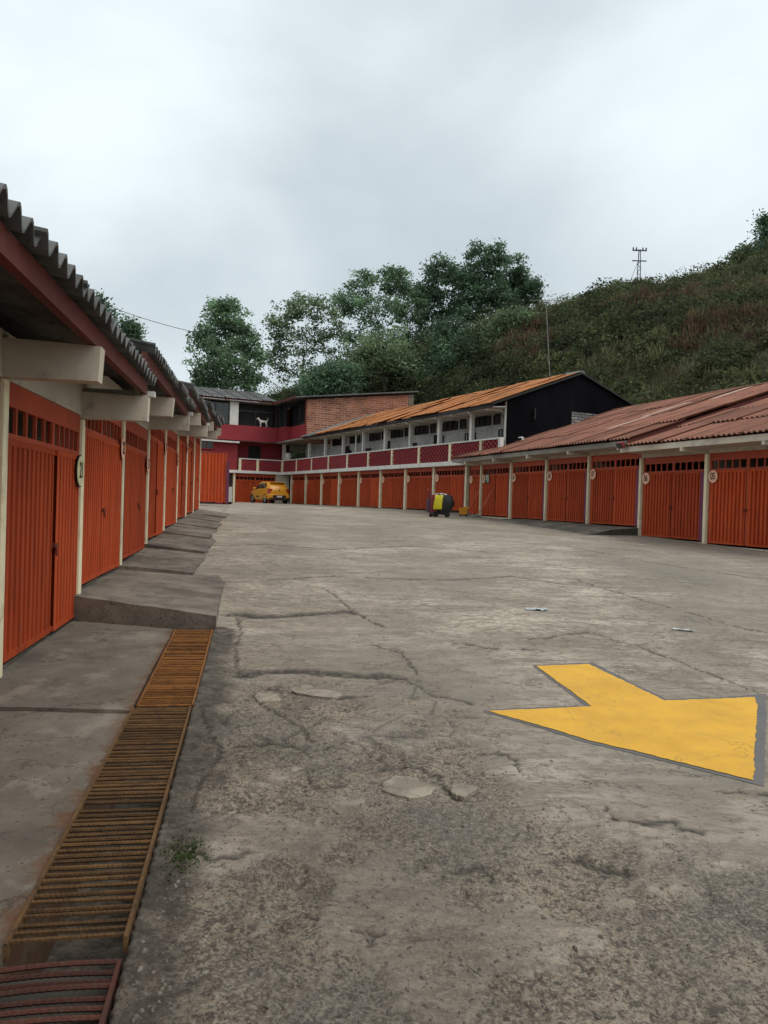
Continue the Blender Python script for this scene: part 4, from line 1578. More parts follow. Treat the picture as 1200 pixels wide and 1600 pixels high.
# ---------------------------------------------------------------- gate at the end of the left row
gy = 43.0
gx0, gx1 = at(285, 780, gy).x, at(353, 780, gy).x
gate = thing('corrugated_gate', 'tall orange corrugated gate at the far end of the left row', 'gate', (gx0, gy, gz(gy) - .02), math.radians(-4))
lw = (gx1 - gx0) / 2
for i in range(2):
    o = link('door_leaf', leaf_mesh(lw - .02, 2.72, pitch=.2, depth=.05), gate, (i * lw + lw - .02, 0, .06), (0, 0, math.pi))
for i in range(3):
    mb = MB()
    mb.box(i * lw - .04, i * lw + .04, .02, .1, 0, 2.82)
    mb.build('gate_post', M['orange_frame'], gate)
mb = MB()
mb.box(gx1 - gx0 + .05, gx1 - gx0 + .16, -.05, .12, 0, 2.3)
mb.build('pillar', M['purple'], gate)
# ---------------------------------------------------------------- car
M['carpaint'] = pmat('yellow_taxi_paint', (.62, .27, .018), (.56, .24, .016), 3, .32, bmp=0, rnd=0, spec=.5)
M['tyre'] = pmat('tyre_rubber', (.018, .018, .018), None, 8, .85)
M['rim'] = pmat('silver_rim', (.30, .30, .31), None, 8, .4, .7)
M['tail'] = pmat('red_tail_lamp', (.35, .015, .012), None, 8, .25, bmp=0, spec=.6)
M['plate'] = pmat('white_plate', (.62, .62, .60), None, 8, .5, bmp=0)
M['blackplastic'] = pmat('black_plastic', (.022, .022, .023), None, 8, .55)
cz = 51.2
cpos = at(420, 785, cz)
car = thing('yellow_hatchback', 'small yellow hatchback taxi parked in front of the far orange garage door', 'car', (cpos.x, cpos.y, gz(cz) + .005), math.radians(121))
car.scale = (.94, .94, .94)
# local x forward, y left; stations from tail to nose: x, half width, belt z, roof z, roof half width, sill z
cs = [(-1.78, .60, .80, .82, .50, .36), (-1.74, .74, .93, .98, .58, .27), (-1.62, .785, .97, 1.16, .60, .24), (-1.36, .80, .99, 1.43, .60, .22), (-1.0, .80, .99, 1.485, .61, .21), (-.3, .80, .975, 1.50, .62, .20), (.25, .80, .955, 1.46, .60, .20), (.62, .795, .94, 1.25, .60, .20), (.98, .79, .925, .955, .64, .20), (1.35, .775, .86, .88, .58, .21), (1.62, .72, .77, .79, .50, .24), (1.76, .58, .62, .64, .40, .32)]
mb = MB()
v, f = [], []
K = 14
for x, hw, bz, rz_, rw, sz in cs:
    ring = [(-hw * .88, sz), (-hw, sz + .12), (-hw * 1.01, (sz + bz) / 2), (-hw * .985, bz - .06), (-hw * .955, bz), (-rw * 1.06, rz_ - .07), (-rw * .9, rz_)]
    ring = ring + [(-a, c) for a, c in reversed(ring)]
    v += [(x, a, c) for a, c in ring]
for i in range(len(cs) - 1):
    for k in range(K):
        j = (k + 1) % K
        f.append((i * K + k, i * K + j, (i + 1) * K + j, (i + 1) * K + k))
f += [tuple(range(K)), tuple(range((len(cs) - 1) * K, len(cs) * K))]
mb.add(v, f)
body = mb.build('body', M['carpaint'], car, smooth=True)


def quadp(pts, mat, nm, off, parent=None):
    """panel on the body, lifted off it along its own normal"""
    pts = [Vector(p) for p in pts]
    nn = (pts[1] - pts[0]).cross(pts[2] - pts[0]).normalized()
    g = MB()
    g.prism([p + nn * off for p in pts], nn * .006)
    return g.build(nm, mat, parent or car)


def side(x, t, sgn):
    """point on the greenhouse side at station x, t from belt to roof"""
    for a, c in zip(cs[:-1], cs[1:]):
        if a[0] <= x <= c[0]:
            u = (x - a[0]) / (c[0] - a[0])
            q = [p + (r - p) * u for p, r in zip(a, c)]
            break
    return Vector((x, sgn * (q[1] * .955 + (q[4] * 1.06 - q[1] * .955) * t), q[2] + (q[3] - .07 - q[2]) * t))


for sg in (1, -1):
    o_ = 1 if sg < 0 else 1
    for xa, xb, xc, xd in ((-1.30, -.95, -.90, -1.15), (-.88, -.22, -.22, -.86), (-.14, .80, .42, -.14)):
        pts = [side(xa, .08, sg), side(xb, .08, sg), side(xc, .92, sg), side(xd, .92, sg)]
        if sg > 0:
            pts.reverse()
        quadp(pts, M['glass'], 'side_window', .004)
    for wx in (-1.17, 1.17):
        ty = MB()
        y0 = sg * .62
        ty.lathe([(.18, y0), (.27, y0 + sg * .01), (.285, y0 + sg * .05), (.285, y0 + sg * .13), (.265, y0 + sg * .17), (.19, y0 + sg * .175)], 24, c=(wx, 0, .285), axis='y')
        wh = ty.build('wheel', M['tyre'], car, smooth=True)
        ri = MB()
        ri.lathe([(.04, y0 + sg * .185), (.17, y0 + sg * .178), (.188, y0 + sg * .177), (.188, y0 + sg * .12)], 20, c=(wx, 0, .285), axis='y')
        ri.build('rim', M['rim'], wh, smooth=True)
        ar = MB()
        ar.lathe([(.33, y0 + sg * .10), (.345, y0 + sg * .188), (.30, y0 + sg * .19), (.29, y0 + sg * .10)], 24, c=(wx, 0, .295), axis='y')
        ar.build('wheel_arch', M['blackplastic'], car, smooth=True)
    mr = MB()
    mr.bev(.50, .66, min(sg * .80, sg * .98), max(sg * .80, sg * .98), .96, 1.10, .03)
    mr.build('mirror', M['carpaint'], car)
    tl = MB()
    y0, y1 = sorted((sg * .60, sg * .79))
    tl.prism([(-1.79, sg * .50, .98), (-1.79, sg * .70, 1.00), (-1.68, sg * .795, 1.02), (-1.70, sg * .80, .70), (-1.795, sg * .74, .66), (-1.795, sg * .60, .80)], (.08, 0, 0))
    tl.build('tail_lamp', M['tail'], car)
    dh = MB()
    dh.box(-.42, -.26, min(sg * .80, sg * .815), max(sg * .80, sg * .815), .80, .83)
    dh.build('door_handle', M['blackplastic'], car)
    sd = MB()
    sd.box(-.15, .45, min(sg * .802, sg * .810), max(sg * .802, sg * .810), .42, .50)
    sd.build('side_decal', M['ink'], car)
# hatch window, bumper, plate, wiper
quadp([(-1.70, .60, 1.02), (-1.70, -.60, 1.02), (-1.44, -.53, 1.37), (-1.44, .53, 1.37)][::-1], M['glass'], 'rear_window', .03)
quadp([(.86, .58, 1.04), (.86, -.58, 1.04), (.34, -.54, 1.42), (.34, .54, 1.42)], M['glass'], 'windscreen', .03)
bu = MB()
bu.bev(-1.86, -1.70, -.76, .76, .34, .62, .05)
bu.build('rear_bumper', M['carpaint'], car)
bu = MB()
bu.bev(-1.875, -1.80, -.50, .50, .37, .58, .03)
bu.build('bumper_insert', M['blackplastic'], car)
bu = MB()
bu.box(-1.84, -1.70, -.70, .70, .24, .345)
bu.build('underskirt', M['blackplastic'], car)
bu = MB()
bu.box(-1.886, -1.876, -.19, .19, .41, .53)
bu.build('number_plate', M['plate'], car)
bu = MB()
bu.lathe([(.045, -1.80), (.05, -1.81), (.04, -1.815)], 12, c=(0, 0, .90), axis='x')
bu.build('badge', M['blackplastic'], car)
bu = MB()
bu.bev(-1.60, -1.36, -.55, .55, 1.43, 1.475, .015)
bu.build('spoiler', M['carpaint'], car)

# ---------------------------------------------------------------- cleaning cart, bucket, mops
M['blackbag'] = pmat('black_plastic_bag', (.014, .015, .015), (.03, .03, .03), 6, .38, bmp=.8, bscale=9)
M['yellowbag'] = pmat('yellow_plastic_bag', (.62, .52, .02), (.5, .42, .015), 5, .45, bmp=.8, bscale=12)
M['winered'] = pmat('wine_red_cart_plastic', (.22, .028, .035), None, 4, .5)
M['purplegrey'] = pmat('purple_grey_plastic', (.10, .05, .08), None, 4, .5)
M['bucketyellow'] = pmat('orange_yellow_bucket', (.68, .29, .03), None, 4, .45)
M['paper'] = pmat('grey_white_scrap', (.5, .51, .5), (.33, .35, .36), 8, .8)
q = gp(690, 808)
cart = thing('cleaning_cart', 'wheeled cleaning cart with black refuse bag and yellow bag in the yard', 'cart', (q.x, q.y, yard_z(q.x, q.y)), math.radians(-6))


def blob(pts_rings, seg=18, wob=.0, seed=0):
    """closed lofted form from (z, rx, ry, cx, cy) rings, softly uneven"""
    rg = random.Random(seed)
    v, f = [], []
    for z, rx, ry, cx_, cy_ in pts_rings:
        for k in range(seg):
            t = 2 * math.pi * k / seg
            w_ = 1 + rg.uniform(-wob, wob)
            c_, s_ = math.cos(t), math.sin(t)
            e = .6
            v.append((cx_ + rx * w_ * math.copysign(abs(c_) ** e, c_), cy_ + ry * w_ * math.copysign(abs(s_) ** e, s_), z))
    nr = len(pts_rings)
    for i in range(nr - 1):
        for k in range(seg):
            j = (k + 1) % seg
            f.append((i * seg + k, i * seg + j, (i + 1) * seg + j, (i + 1) * seg + k))
    f += [tuple(range(seg - 1, -1, -1)), tuple(range((nr - 1) * seg, nr * seg))]
    mb = MB()
    mb.add(v, f)
    return mb


blob([(.14, .17, .2, .06, 0), (.18, .24, .26, .08, 0), (.32, .28, .29, .12, 0), (.48, .33, .31, .17, 0), (.62, .34, .32, .17, 0), (.76, .32, .31, .12, 0), (.88, .30, .29, .09, 0), (.90, .26, .25, .08, 0)], 20, .035, 1).build('refuse_bag', M['blackbag'], cart, smooth=True)
blob([(.30, .15, .05, -.17, -.30), (.34, .18, .075, -.17, -.32), (.56, .17, .08, -.15, -.33), (.76, .16, .06, -.12, -.33), (.87, .17, .045, -.11, -.31), (.885, .17, .03, -.11, -.30)], 14, .06, 2).build('yellow_bag', M['yellowbag'], cart, smooth=True)
fr = MB()
fr.tube([(-.47, -.2, .09), (-.47, -.2, .93), (-.42, -.2, .97), (-.42, .2, .97), (-.47, .2, .93), (-.47, .2, .09)], .017, 8)
fr.tube([(-.47, -.2, .12), (.25, -.22, .12)], .016, 8)
fr.tube([(-.47, .2, .12), (.25, .22, .12)], .016, 8)
fr.tube([(-.47, -.2, .52), (-.2, -.2, .52)], .014, 8)
fr.build('frame', M['purplegrey'], cart, smooth=True)
bx_ = MB()
bx_.bev(-.46, -.18, -.22, .19, .16, .90, .02)
bx_.build('side_box', M['winered'], cart)
bx_ = MB()
bx_.bev(-.62, -.49, -.14, .14, .18, .72, .02)
bx_.build('rear_bin', M['purplegrey'], cart)
lb = MB()
lb.box(-.36, -.27, -.198, -.192, .74, .86)
lb.build('paper_label', M['plate'], cart)
for wx, wy, wr2 in ((-.43, -.22, .075), (-.24, -.25, .11), (.22, -.23, .11), (-.43, .22, .075), (-.24, .25, .11), (.22, .23, .11)):
    wm = MB()
    wm.lathe([(wr2 * .5, -.025), (wr2 * .93, -.022), (wr2, -.01), (wr2, .01), (wr2 * .93, .022), (wr2 * .5, .025)], 16, c=(wx, wy, wr2), axis='y')
    wm.build('wheel', M['tyre'], cart, smooth=True)
po = MB()
po.tube([(-.52, -.05, .3), (-.55, -.06, 1.06)], .012, 6)
po.build('broom_pole', M['purplegrey'], cart)
po = MB()
po.lathe([(.03, 1.04), (.055, 1.06), (.055, 1.10), (.03, 1.12)], 10, c=(-.55, -.06, 0))
po.build('pole_cap', M['tail'], cart)
for i, (x, y, w2, d2, t2, lab) in enumerate(((-.02, -.05, .42, .22, .25, 'crumpled grey wrapping lying on top of the black refuse bag'), (-.22, -.06, .24, .14, -.1, 'white folded cloth lying over the wine red cart box'))):
    sc_ = MB()
    v, f = [], []
    nn = 7
    rg = random.Random(i + 4)
    for a in range(nn):
        for c in range(nn):
            v.append((w2 * (a / (nn - 1) - .5), d2 * (c / (nn - 1) - .5), rg.uniform(0, .09) * (1 if i == 0 else .5)))
    for a in range(nn - 1):
        for c in range(nn - 1):
            f.append((a * nn + c, a * nn + c + 1, (a + 1) * nn + c + 1, (a + 1) * nn + c))
    sc_.add(v, f)
    pos = cart.matrix_basis @ Vector((x, y, .875 if i == 0 else .89))
    o = sc_.build('scrap', M['paper' if i == 0 else 'plate'], None, loc=pos, rot=(0, t2 * .3, t2))
    tag(o, lab, 'scrap')
    so_ = o.modifiers.new('s', 'SOLIDIFY')
    so_.thickness = .006

q = gp(724, 806.5)
buc = thing('mop_bucket', 'orange yellow mop bucket on casters right of the cart', 'bucket', (q.x, q.y, yard_z(q.x, q.y)), math.radians(-10))
b_ = MB()
b_.bev(-.19, .19, -.13, .13, .075, .09, .005)
prof = []
v, f = [], []
for z, sx_, sy_ in ((.08, .15, .11), (.33, .20, .14), (.35, .21, .15), (.35, .19, .13), (.12, .13, .09)):
    v += [(-sx_, -sy_, z), (sx_, -sy_, z), (sx_, sy_, z), (-sx_, sy_, z)]
for i in range(4):
    for k in range(4):
        j = (k + 1) % 4
        f.append((i * 4 + k, i * 4 + j, i * 4 + 4 + j, i * 4 + 4 + k))
f.append((16, 17, 18, 19))
b_.add(v, f)
b_.build('tub', M['bucketyellow'], buc)
b_ = MB()
b_.prism([(.0, -.12, .26), (.24, -.12, .32), (.24, -.12, .40), (.0, -.12, .40)], (0, .24, 0))
b_.build('wringer', M['bucketyellow'], buc)
for x in (-.13, .13):
    for y in (-.1, .1):
        c_ = MB()
        c_.lathe([(.02, -.012), (.037, -.01), (.037, .01), (.02, .012)], 12, c=(x, y, .038), axis='y')
        c_.build('caster', M['tyre'], buc)
M['polered'] = pmat('red_pole', (.55, .14, .10), None, 4, .5)
M['mopstring'] = pmat('grey_mop_strings', (.30, .29, .25), (.18, .17, .15), 9, .95)


def mop(a, c, label, head):
    a.z = yard_z(a.x, a.y)
    c.z = a.z + c.z
    root = thing('mop', label, 'mop', a)
    d = c - a
    p_ = MB()
    p_.tube([(0, 0, .04), tuple(d)], .019, 8)
    p_.build('pole', M['polered'], root)
    h_ = MB()
    if head == 'broom':
        h_.prism([(-.20, -.03, .0), (.20, -.03, .0), (.14, -.02, .17), (-.14, -.02, .17)], (0, .06, 0))
    else:
        for i in range(26):
            t = 2 * math.pi * i / 26
            r_ = random.uniform(.08, .26)
            h_.tube([(0, 0, .12), (.5 * r_ * math.cos(t), .5 * r_ * math.sin(t), .09), (r_ * math.cos(t), .6 * r_ * math.sin(t), .015)], .014, 5)
    h_.build('head', M['mopstring'], root)


mop(rp(4.72 * PR, .50), rp(4.55 * PR, .03, 1.15), 'red handled mop with grey string head leaning on the garage door', 'mop')
mop(rp(5.18 * PR, .42), rp(5.03 * PR, .06, 1.05), 'thin red broom leaning beside the cream post', 'broom')

# ---------------------------------------------------------------- signs and lamps on the buildings
M['greensign'] = pmat('green_sign_face', (.02, .16, .07), None, 6, .5, bmp=0, rnd=0)
pt = rp(5 * PR - .62, .0)
es = thing('evacuation_sign', 'green and white evacuation sign beside the garage sign reading 10', 'sign', (pt.x, pt.y, 2.62), RZR + math.pi)
g = MB()
g.box(-.15, .15, -.012, 0, -.17, .17)
g.build('plate', M['greensign'], es)
for args in ((-.13, .0, .09, .13), (-.13, -.02, .03, .06), (-.13, .0, -.05, -.02), (.04, .12, -.14, .14)):
    g = MB()
    g.box(args[0], args[1], -.016, -.0125, args[2], args[3])
    g.build('symbol', M['plate'], es)


def flood(pos, rz, label, mat='plate'):
    r_ = thing('flood_light', label, 'flood light', pos, rz)
    g = MB()
    g.bev(-.13, .13, -.05, .05, -.09, .09, .012)
    g.build('housing', M[mat], r_, rot=(.5, 0, 0))
    g = MB()
    g.box(-.11, .11, -.056, -.051, -.07, .07)
    g.build('lens', M['glass'], r_, rot=(.5, 0, 0))
    g = MB()
    g.tube([(0, .02, 0), (0, .14, .05), (0, .2, .05)], .014, 6)
    g.build('bracket', M['steel'], r_)


p_ = rp(PR - .28, .92)
flood((p_.x, p_.y, 3.33), RZR + math.pi, 'small dull red flood light at the corner between the two right roofs', 'winered')
p_ = bp_(.35, -.25)
flood((p_.x, p_.y, 5.28), RZB_ + math.pi, 'small white flood light under the rusty roof by the black gable')
p_ = bp_(-.35, -.55)
flood((p_.x, p_.y, 4.25), RZB_ + math.pi, 'small white flood light above the right roof at the parapet end')

# drum on the parapet
p_ = bp_(XBE - .9, .2)
dr_ = thing('plastic_drum', 'white plastic drum with dark lid standing on the balcony parapet', 'drum', (p_.x, p_.y, 4.292))
g = MB()
g.lathe([(.20, 0), (.215, .02), (.215, .20), (.222, .21), (.215, .22), (.215, .46), (.20, .48)], 20)
g.build('shell', M['white'], dr_, smooth=True)
g = MB()
g.lathe([(.218, .478), (.225, .485), (.225, .52), (.20, .53)], 20)
g.build('lid', M['blackplastic'], dr_, smooth=True)

# dog on the window ledge
M['fur'] = pmat('white_dog_fur', (.66, .63, .58), (.5, .46, .40), 5, .9, bmp=.6, bscale=30)
DG = 0
hm = house.matrix_basis
dpos = hm @ Vector((-1.62, -.215, 6.552))
dog = thing('dog', 'small white dog with raised tail standing in the third floor window', 'dog', dpos, math.atan2(HX.y, HX.x) + math.pi)
bm = bmesh.new()
sk = bm.verts.layers.skin.verify()


def chain(pts, rads, start=None):
    prev = start
    out = []
    for p, r in zip(pts, rads):
        v = bm.verts.new(p)
        v[sk].radius = (r, r)
        if prev is not None:
            bm.edges.new((prev, v))
        prev = v
        out.append(v)
    return out


sp_ = chain([(-.24, 0, .37), (-.12, 0, .38), (.02, 0, .36), (.16, 0, .38), (.23, 0, .42)], [.075, .078, .082, .098, .075])
nk = chain([(.30, 0, .50), (.335, 0, .56)], [.055, .062], sp_[-1])
chain([(.40, 0, .55), (.46, 0, .525), (.485, 0, .52)], [.050, .034, .024], nk[-1])
for sg in (1, -1):
    chain([(.325, sg * .045, .62), (.33, sg * .06, .665)], [.022, .008], nk[-1])
    chain([(.19, sg * .065, .25), (.175, sg * .065, .14), (.185, sg * .065, .035), (.225, sg * .065, .022)], [.045, .026, .020, .022], sp_[3])
    chain([(-.20, sg * .065, .25), (-.28, sg * .065, .135), (-.255, sg * .065, .035), (-.215, sg * .065, .022)], [.055, .026, .019, .022], sp_[0])
chain([(-.30, 0, .44), (-.345, 0, .53), (-.33, 0, .62), (-.28, 0, .66)], [.028, .022, .019, .012], sp_[0])
sp_[2][sk].use_root = True
dm_ = bpy.data.meshes.new('body')
bm.to_mesh(dm_)
bm.free()
dm_.materials.append(M['fur'])
db = link('body', dm_, dog)
db.modifiers.new('skin', 'SKIN').use_smooth_shade = True
db.modifiers.new('sub', 'SUBSURF').levels = 1
db.modifiers['sub'].render_levels = 2
g = MB()
g.lathe([(.006, .490), (.014, .494), (.016, .505), (.006, .511)], 10, c=(0, 0, .527), axis='x')
g.build('nose', M['ink'], dog)
for sg in (1, -1):
    g = MB()
    g.lathe([(.003, .0), (.010, .004), (.010, .010), (.003, .014)], 8, c=(.385, sg * .043 - .007, .575), axis='y')
    g.build('eye', M['ink'], dog)

# litter on the yard
for (px, py), (w2, d2), lab in (((838, 953), (.26, .16), 'crumpled white plastic wrapper lying in the middle of the yard'), ((1068, 985), (.22, .06), 'white crushed cup lying near the long crack on the right')):
    q = gp(px, py)
    mb = MB()
    v, f = [], []
    rg = random.Random(px)
    na, nc = 8, 6
    for a in range(na):
        for c in range(nc):
            v.append((w2 * (a / (na - 1) - .5) + rg.uniform(-.015, .015), d2 * (c / (nc - 1) - .5) + rg.uniform(-.01, .01), rg.uniform(.003, .026)))
    for a in range(na - 1):
        for c in range(nc - 1):
            f.append((a * nc + c, a * nc + c + 1, (a + 1) * nc + c + 1, (a + 1) * nc + c))
    mb.add(v, f)
    o = mb.build('litter', M['paper'], None, loc=(q.x, q.y, yard_z(q.x, q.y)), rot=(0, 0, -.3))
    tag(o, lab, 'litter')
    o.modifiers.new('s', 'SOLIDIFY').thickness = .002

# pebbles and crumbs of broken concrete, too many to count
M['crumb'] = pmat('concrete_crumbs', (.21, .18, .145), (.09, .08, .066), 30, .95, rnd=0, bmp=.3)
mb = MB()
rg = random.Random(77)
cnt = 0
pos_l = []
while cnt < 2200:
    px, py = rg.uniform(190, 1250), 1000 + 640 * rg.random() ** .8
    q = gp(px, py)
    if poly_dist(np.array([q.x]), np.array([q.y]), ARROW_GW)[0] < .06:
        continue
    if poly_dist(np.array([q.x]), np.array([q.y]), ERODED)[0] > 0 and rg.random() > .12:
        continue
    if (q - OL).dot(NL) < 1.56:
        continue
    pos_l.append((q.x, q.y))
    cnt += 1
pa = np.array(pos_l)
hz = yard_fields(pa[:, :1], pa[:, 1:])[0][:, 0]
for (x, y), z in zip(pos_l, hz):
    s_ = .003 + .009 * rg.random() ** 4
    a = rg.uniform(0, 6.28)
    ax, ay, az = s_ * rg.uniform(.8, 1.7), s_ * rg.uniform(.7, 1.2), s_ * rg.uniform(.4, .9)
    ca, sa = math.cos(a), math.sin(a)
    base = [(1, 0, .1), (.3, .9, .1), (-.8, .6, .1), (-.9, -.5, .1), (.2, -1, .1)]
    v = [(x + (bx * ax * ca - by * ay * sa), y + (bx * ax * sa + by * ay * ca), z - .002 + bz * az) for bx, by, bz in base]
    v += [(x + .55 * (bx * ax * ca - by * ay * sa), y + .55 * (bx * ax * sa + by * ay * ca), z + az * rg.uniform(.8, 1.1)) for bx, by, bz in base]
    o_ = len(mb.v)
    mb.add(v, [(i, (i + 1) % 5, 5 + (i + 1) % 5, 5 + i) for i in range(5)] + [(5, 6, 7, 8, 9)])
tag(mb.build('concrete_crumbs', M['crumb']), 'crumbs of broken concrete strewn over the worn yard', 'rubble', kind='stuff')
# ---------------------------------------------------------------- hill, scrub, trees
def leaf_mat(name, c, rnd=.5, brown=None):
    m, n, l, b = nmat(name)
    a = n.new('ShaderNodeAttribute')
    a.attribute_name = 'tone'
    col = ramp(n, l, a.outputs['Fac'], [(0, tuple(x * (1 - rnd) for x in c)), (.55, c), (1, brown or tuple(x * 1.7 for x in c))])
    l.new(col, b.inputs['Base Color'])
    tr = n.new('ShaderNodeBsdfTranslucent')
    l.new(col, tr.inputs['Color'])
    mx = n.new('ShaderNodeMixShader')
    mx.inputs['Fac'].default_value = .45
    l.new(b.outputs['BSDF'], mx.inputs[1])
    l.new(tr.outputs['BSDF'], mx.inputs[2])
    l.new(mx.outputs['Shader'], n['Material Output'].inputs['Surface'])
    b.inputs['Roughness'].default_value = .6
    b.inputs['Specular IOR Level'].default_value = .25
    return m


M['leaf_a'] = leaf_mat('broad_leaf_green', (.165, .255, .145))
M['leaf_b'] = leaf_mat('olive_leaf_green', (.165, .225, .12))
M['leaf_c'] = leaf_mat('deep_leaf_green', (.105, .170, .098))
M['scrub'] = None


def leaf_quads(cen, size, rg, flat=.35):
    """N leaf-shaped quads round the given centres"""
    N = len(cen)
    d = rg.normal(size=(N, 3))
    d[:, 2] *= .8
    d /= np.linalg.norm(d, axis=1)[:, None]
    e = rg.normal(size=(N, 3))
    e -= d * np.sum(e * d, axis=1)[:, None]
    e /= np.linalg.norm(e, axis=1)[:, None]
    s = (size * rg.uniform(.6, 1.35, N))[:, None]
    v = np.stack([cen - d * s * .55, cen + e * s * .30, cen + d * s * .55, cen - e * s * .30], 1)
    return v.reshape(-1, 3)


def quad_mesh(name, verts, tone, mat):
    nq = len(verts) // 4
    me = bpy.data.meshes.new(name)
    me.vertices.add(nq * 4)
    me.vertices.foreach_set('co', verts.astype(np.float32).reshape(-1))
    me.loops.add(nq * 4)
    me.loops.foreach_set('vertex_index', np.arange(nq * 4))
    me.polygons.add(nq)
    me.polygons.foreach_set('loop_start', np.arange(nq) * 4)
    me.polygons.foreach_set('loop_total', np.full(nq, 4))
    me.update(calc_edges=True)
    me.attributes.new('tone', 'FLOAT', 'FACE').data.foreach_set('value', tone.astype(np.float32))
    me.materials.append(mat)
    return me


def tree(label, base, lobes, mat, ntips, per, leaf, seed, trunk_r=.22, spread=.30, name='broadleaf_tree', cat='tree', group='trees behind the buildings', lean=(0, 0)):
    """lobes: (dx, dz, rx, rz, weight) seen from the camera; depth follows the width"""
    rg = np.random.default_rng(seed)
    root = thing(name, label, cat, base, 0, group)
    tips, owner = [], []
    wts = np.array([q[4] for q in lobes], float)
    wts /= wts.sum()
    cent = [np.array([q[0], rg.uniform(-.35, .35) * q[2], q[1]]) for q in lobes]
    for i in range(ntips):
        k = rg.choice(len(lobes), p=wts)
        dx, dz, rx, rz_, _ = lobes[k]
        d = rg.normal(size=3)
        d /= np.linalg.norm(d)
        r = rg.uniform(.2, 1) ** .55 * (1.22 if rg.random() < .18 else 1)
        tips.append(cent[k] + d * r * np.array([rx, rx * .85, rz_]))
        owner.append(k)
    tips = np.array(tips)
    # wood
    tb = MB()
    top = max(q[1] for q in lobes)
    th = top * .72
    tr_pts = [(lean[0] * t * th + rg.normal() * .05, lean[1] * t, -.6 + (th + .6) * t) for t in np.linspace(0, 1, 7)]
    tb.tube(tr_pts, [trunk_r * (1.15 - .9 * t) for t in np.linspace(0, 1, 7)], 8)
    nodes = [np.array(p) for p in tr_pts[2:]]
    nrad = [trunk_r * (1.0 - .75 * t) for t in np.linspace(0, 1, 7)][2:]
    for k, c in enumerate(cent):
        j = int(np.argmin([np.linalg.norm(c - p) + (3 if p[2] > c[2] - .4 else 0) for p in nodes[:5]]))
        p0 = nodes[j]
        mid = p0 * .5 + c * .5 + np.array([0, 0, -.25]) + rg.normal(size=3) * .15
        tb.tube([p0, mid, c], [nrad[j] * .6, nrad[j] * .42, nrad[j] * .25], 6)
        nodes += [mid, c]
        nrad += [nrad[j] * .42, nrad[j] * .25]
    order = np.argsort([np.linalg.norm(t - cent[o]) for t, o in zip(tips, owner)])
    nodes_a = [n_ for n_ in nodes]
    for i in order:
        t = tips[i]
        A = np.array(nodes_a)
        dd = np.linalg.norm(A - t, axis=1) + np.where(A[:, 2] > t[2] + .2, 1.2, 0)
        j = int(np.argmin(dd))
        p0 = A[j]
        mid = p0 * .5 + t * .5 + rg.normal(size=3) * .1
        r0 = .035 if j < len(nodes) else .022
        tb.tube([p0, mid, t], [r0, r0 * .75, .010], 4, cap=False)
        nodes_a.append(t)
    tb.build('trunk', M['bark'], root, smooth=True)
    # leaves
    ctone = rg.uniform(0, 1, ntips)
    cnt = np.maximum(4, rg.poisson(per, ntips))
    idx = np.repeat(np.arange(ntips), cnt)
    off = rg.normal(size=(len(idx), 3)) * spread * np.array([1, 1, .72])
    cen = tips[idx] + off
    vv = leaf_quads(cen, leaf, rg)
    tone = np.clip(ctone[idx] + rg.normal(size=len(idx)) * .2, 0, 1)
    link('crown', quad_mesh('crown', vv, tone, mat), root)
    return root


def tree_px(label, Y, base_px, lobes_px, mat, ntips, per, leaf, seed, zbase=None, **kw):
    """lobes given as (px, py, rx, ry, weight) in the photograph at depth Y"""
    b0 = at(base_px[0], base_px[1], Y)
    if zbase is not None:
        b0.z = zbase
    sc_ = Y / FPX
    lb = []
    for px, py, rx, ry, w_ in lobes_px:
        q = at(px, py, Y)
        lb.append((q.x - b0.x, q.z - b0.z, rx * sc_, ry * sc_, w_))
    return tree(label, b0, lb, mat, ntips, per, leaf, seed, **kw)


# hillside: foot line and crest line, lofted
FOOT = [(60, 28, 3.5), (34, 28, 3.2), (19, 31, 3.0), (14, 37, 3.0), (9, 44, 3.0), (4, 53, 3.4), (-4, 62, 3.0), (-14, 70, 2.2), (-40, 80, 1.4)]
CREST_PX = [(1700, 250, 66), (1400, 320, 64), (1200, 398, 62), (1100, 434, 63), (1000, 452, 64), (900, 474, 66), (800, 500, 69), (680, 540, 73), (560, 588, 78), (430, 625, 84), (200, 660, 95)]
CREST = [tuple(at(*q)) for q in CREST_PX]


def resample(pts, n):
    p = np.array(pts, float)
    d = np.r_[0, np.cumsum(np.linalg.norm(np.diff(p, axis=0), axis=1))]
    t = np.linspace(0, d[-1], n)
    return np.stack([np.interp(t, d, p[:, i]) for i in range(3)], 1)


NA, NB = 120, 60
fo, cr = resample(FOOT, NA), resample(CREST, NA)
HV = np.zeros((NB + 14, NA, 3))
for j in range(NB):
    t = j / (NB - 1)
    HV[j] = fo * (1 - t) + cr * t
    HV[j, :, 2] += 2.2 * math.sin(math.pi * t)
for j in range(14):
    t = (j + 1) / 14
    HV[NB + j] = cr + np.array([0, 1, 0]) * (t * 60) + np.array([0, 0, -1]) * (t * t * 8)[..., None] if False else cr + np.array([4 * t, 60 * t, -8 * t * t])
HV[..., 2] += 1.3 * (fbm(HV[..., 0] / 5, HV[..., 1] / 5, 201, 4) - .5) * np.r_[np.minimum(1, np.linspace(0, 6, NB)), np.ones(14)][:, None]
nb_ = NB + 14
ii = np.arange(nb_ * NA).reshape(nb_, NA)
qd = np.stack([ii[:-1, :-1], ii[:-1, 1:], ii[1:, 1:], ii[1:, :-1]], -1).reshape(-1, 4)
hme = bpy.data.meshes.new('hill')
hme.from_pydata(HV.reshape(-1, 3).tolist(), [], qd.tolist())
hme.polygons.foreach_set('use_smooth', [True] * len(hme.polygons))
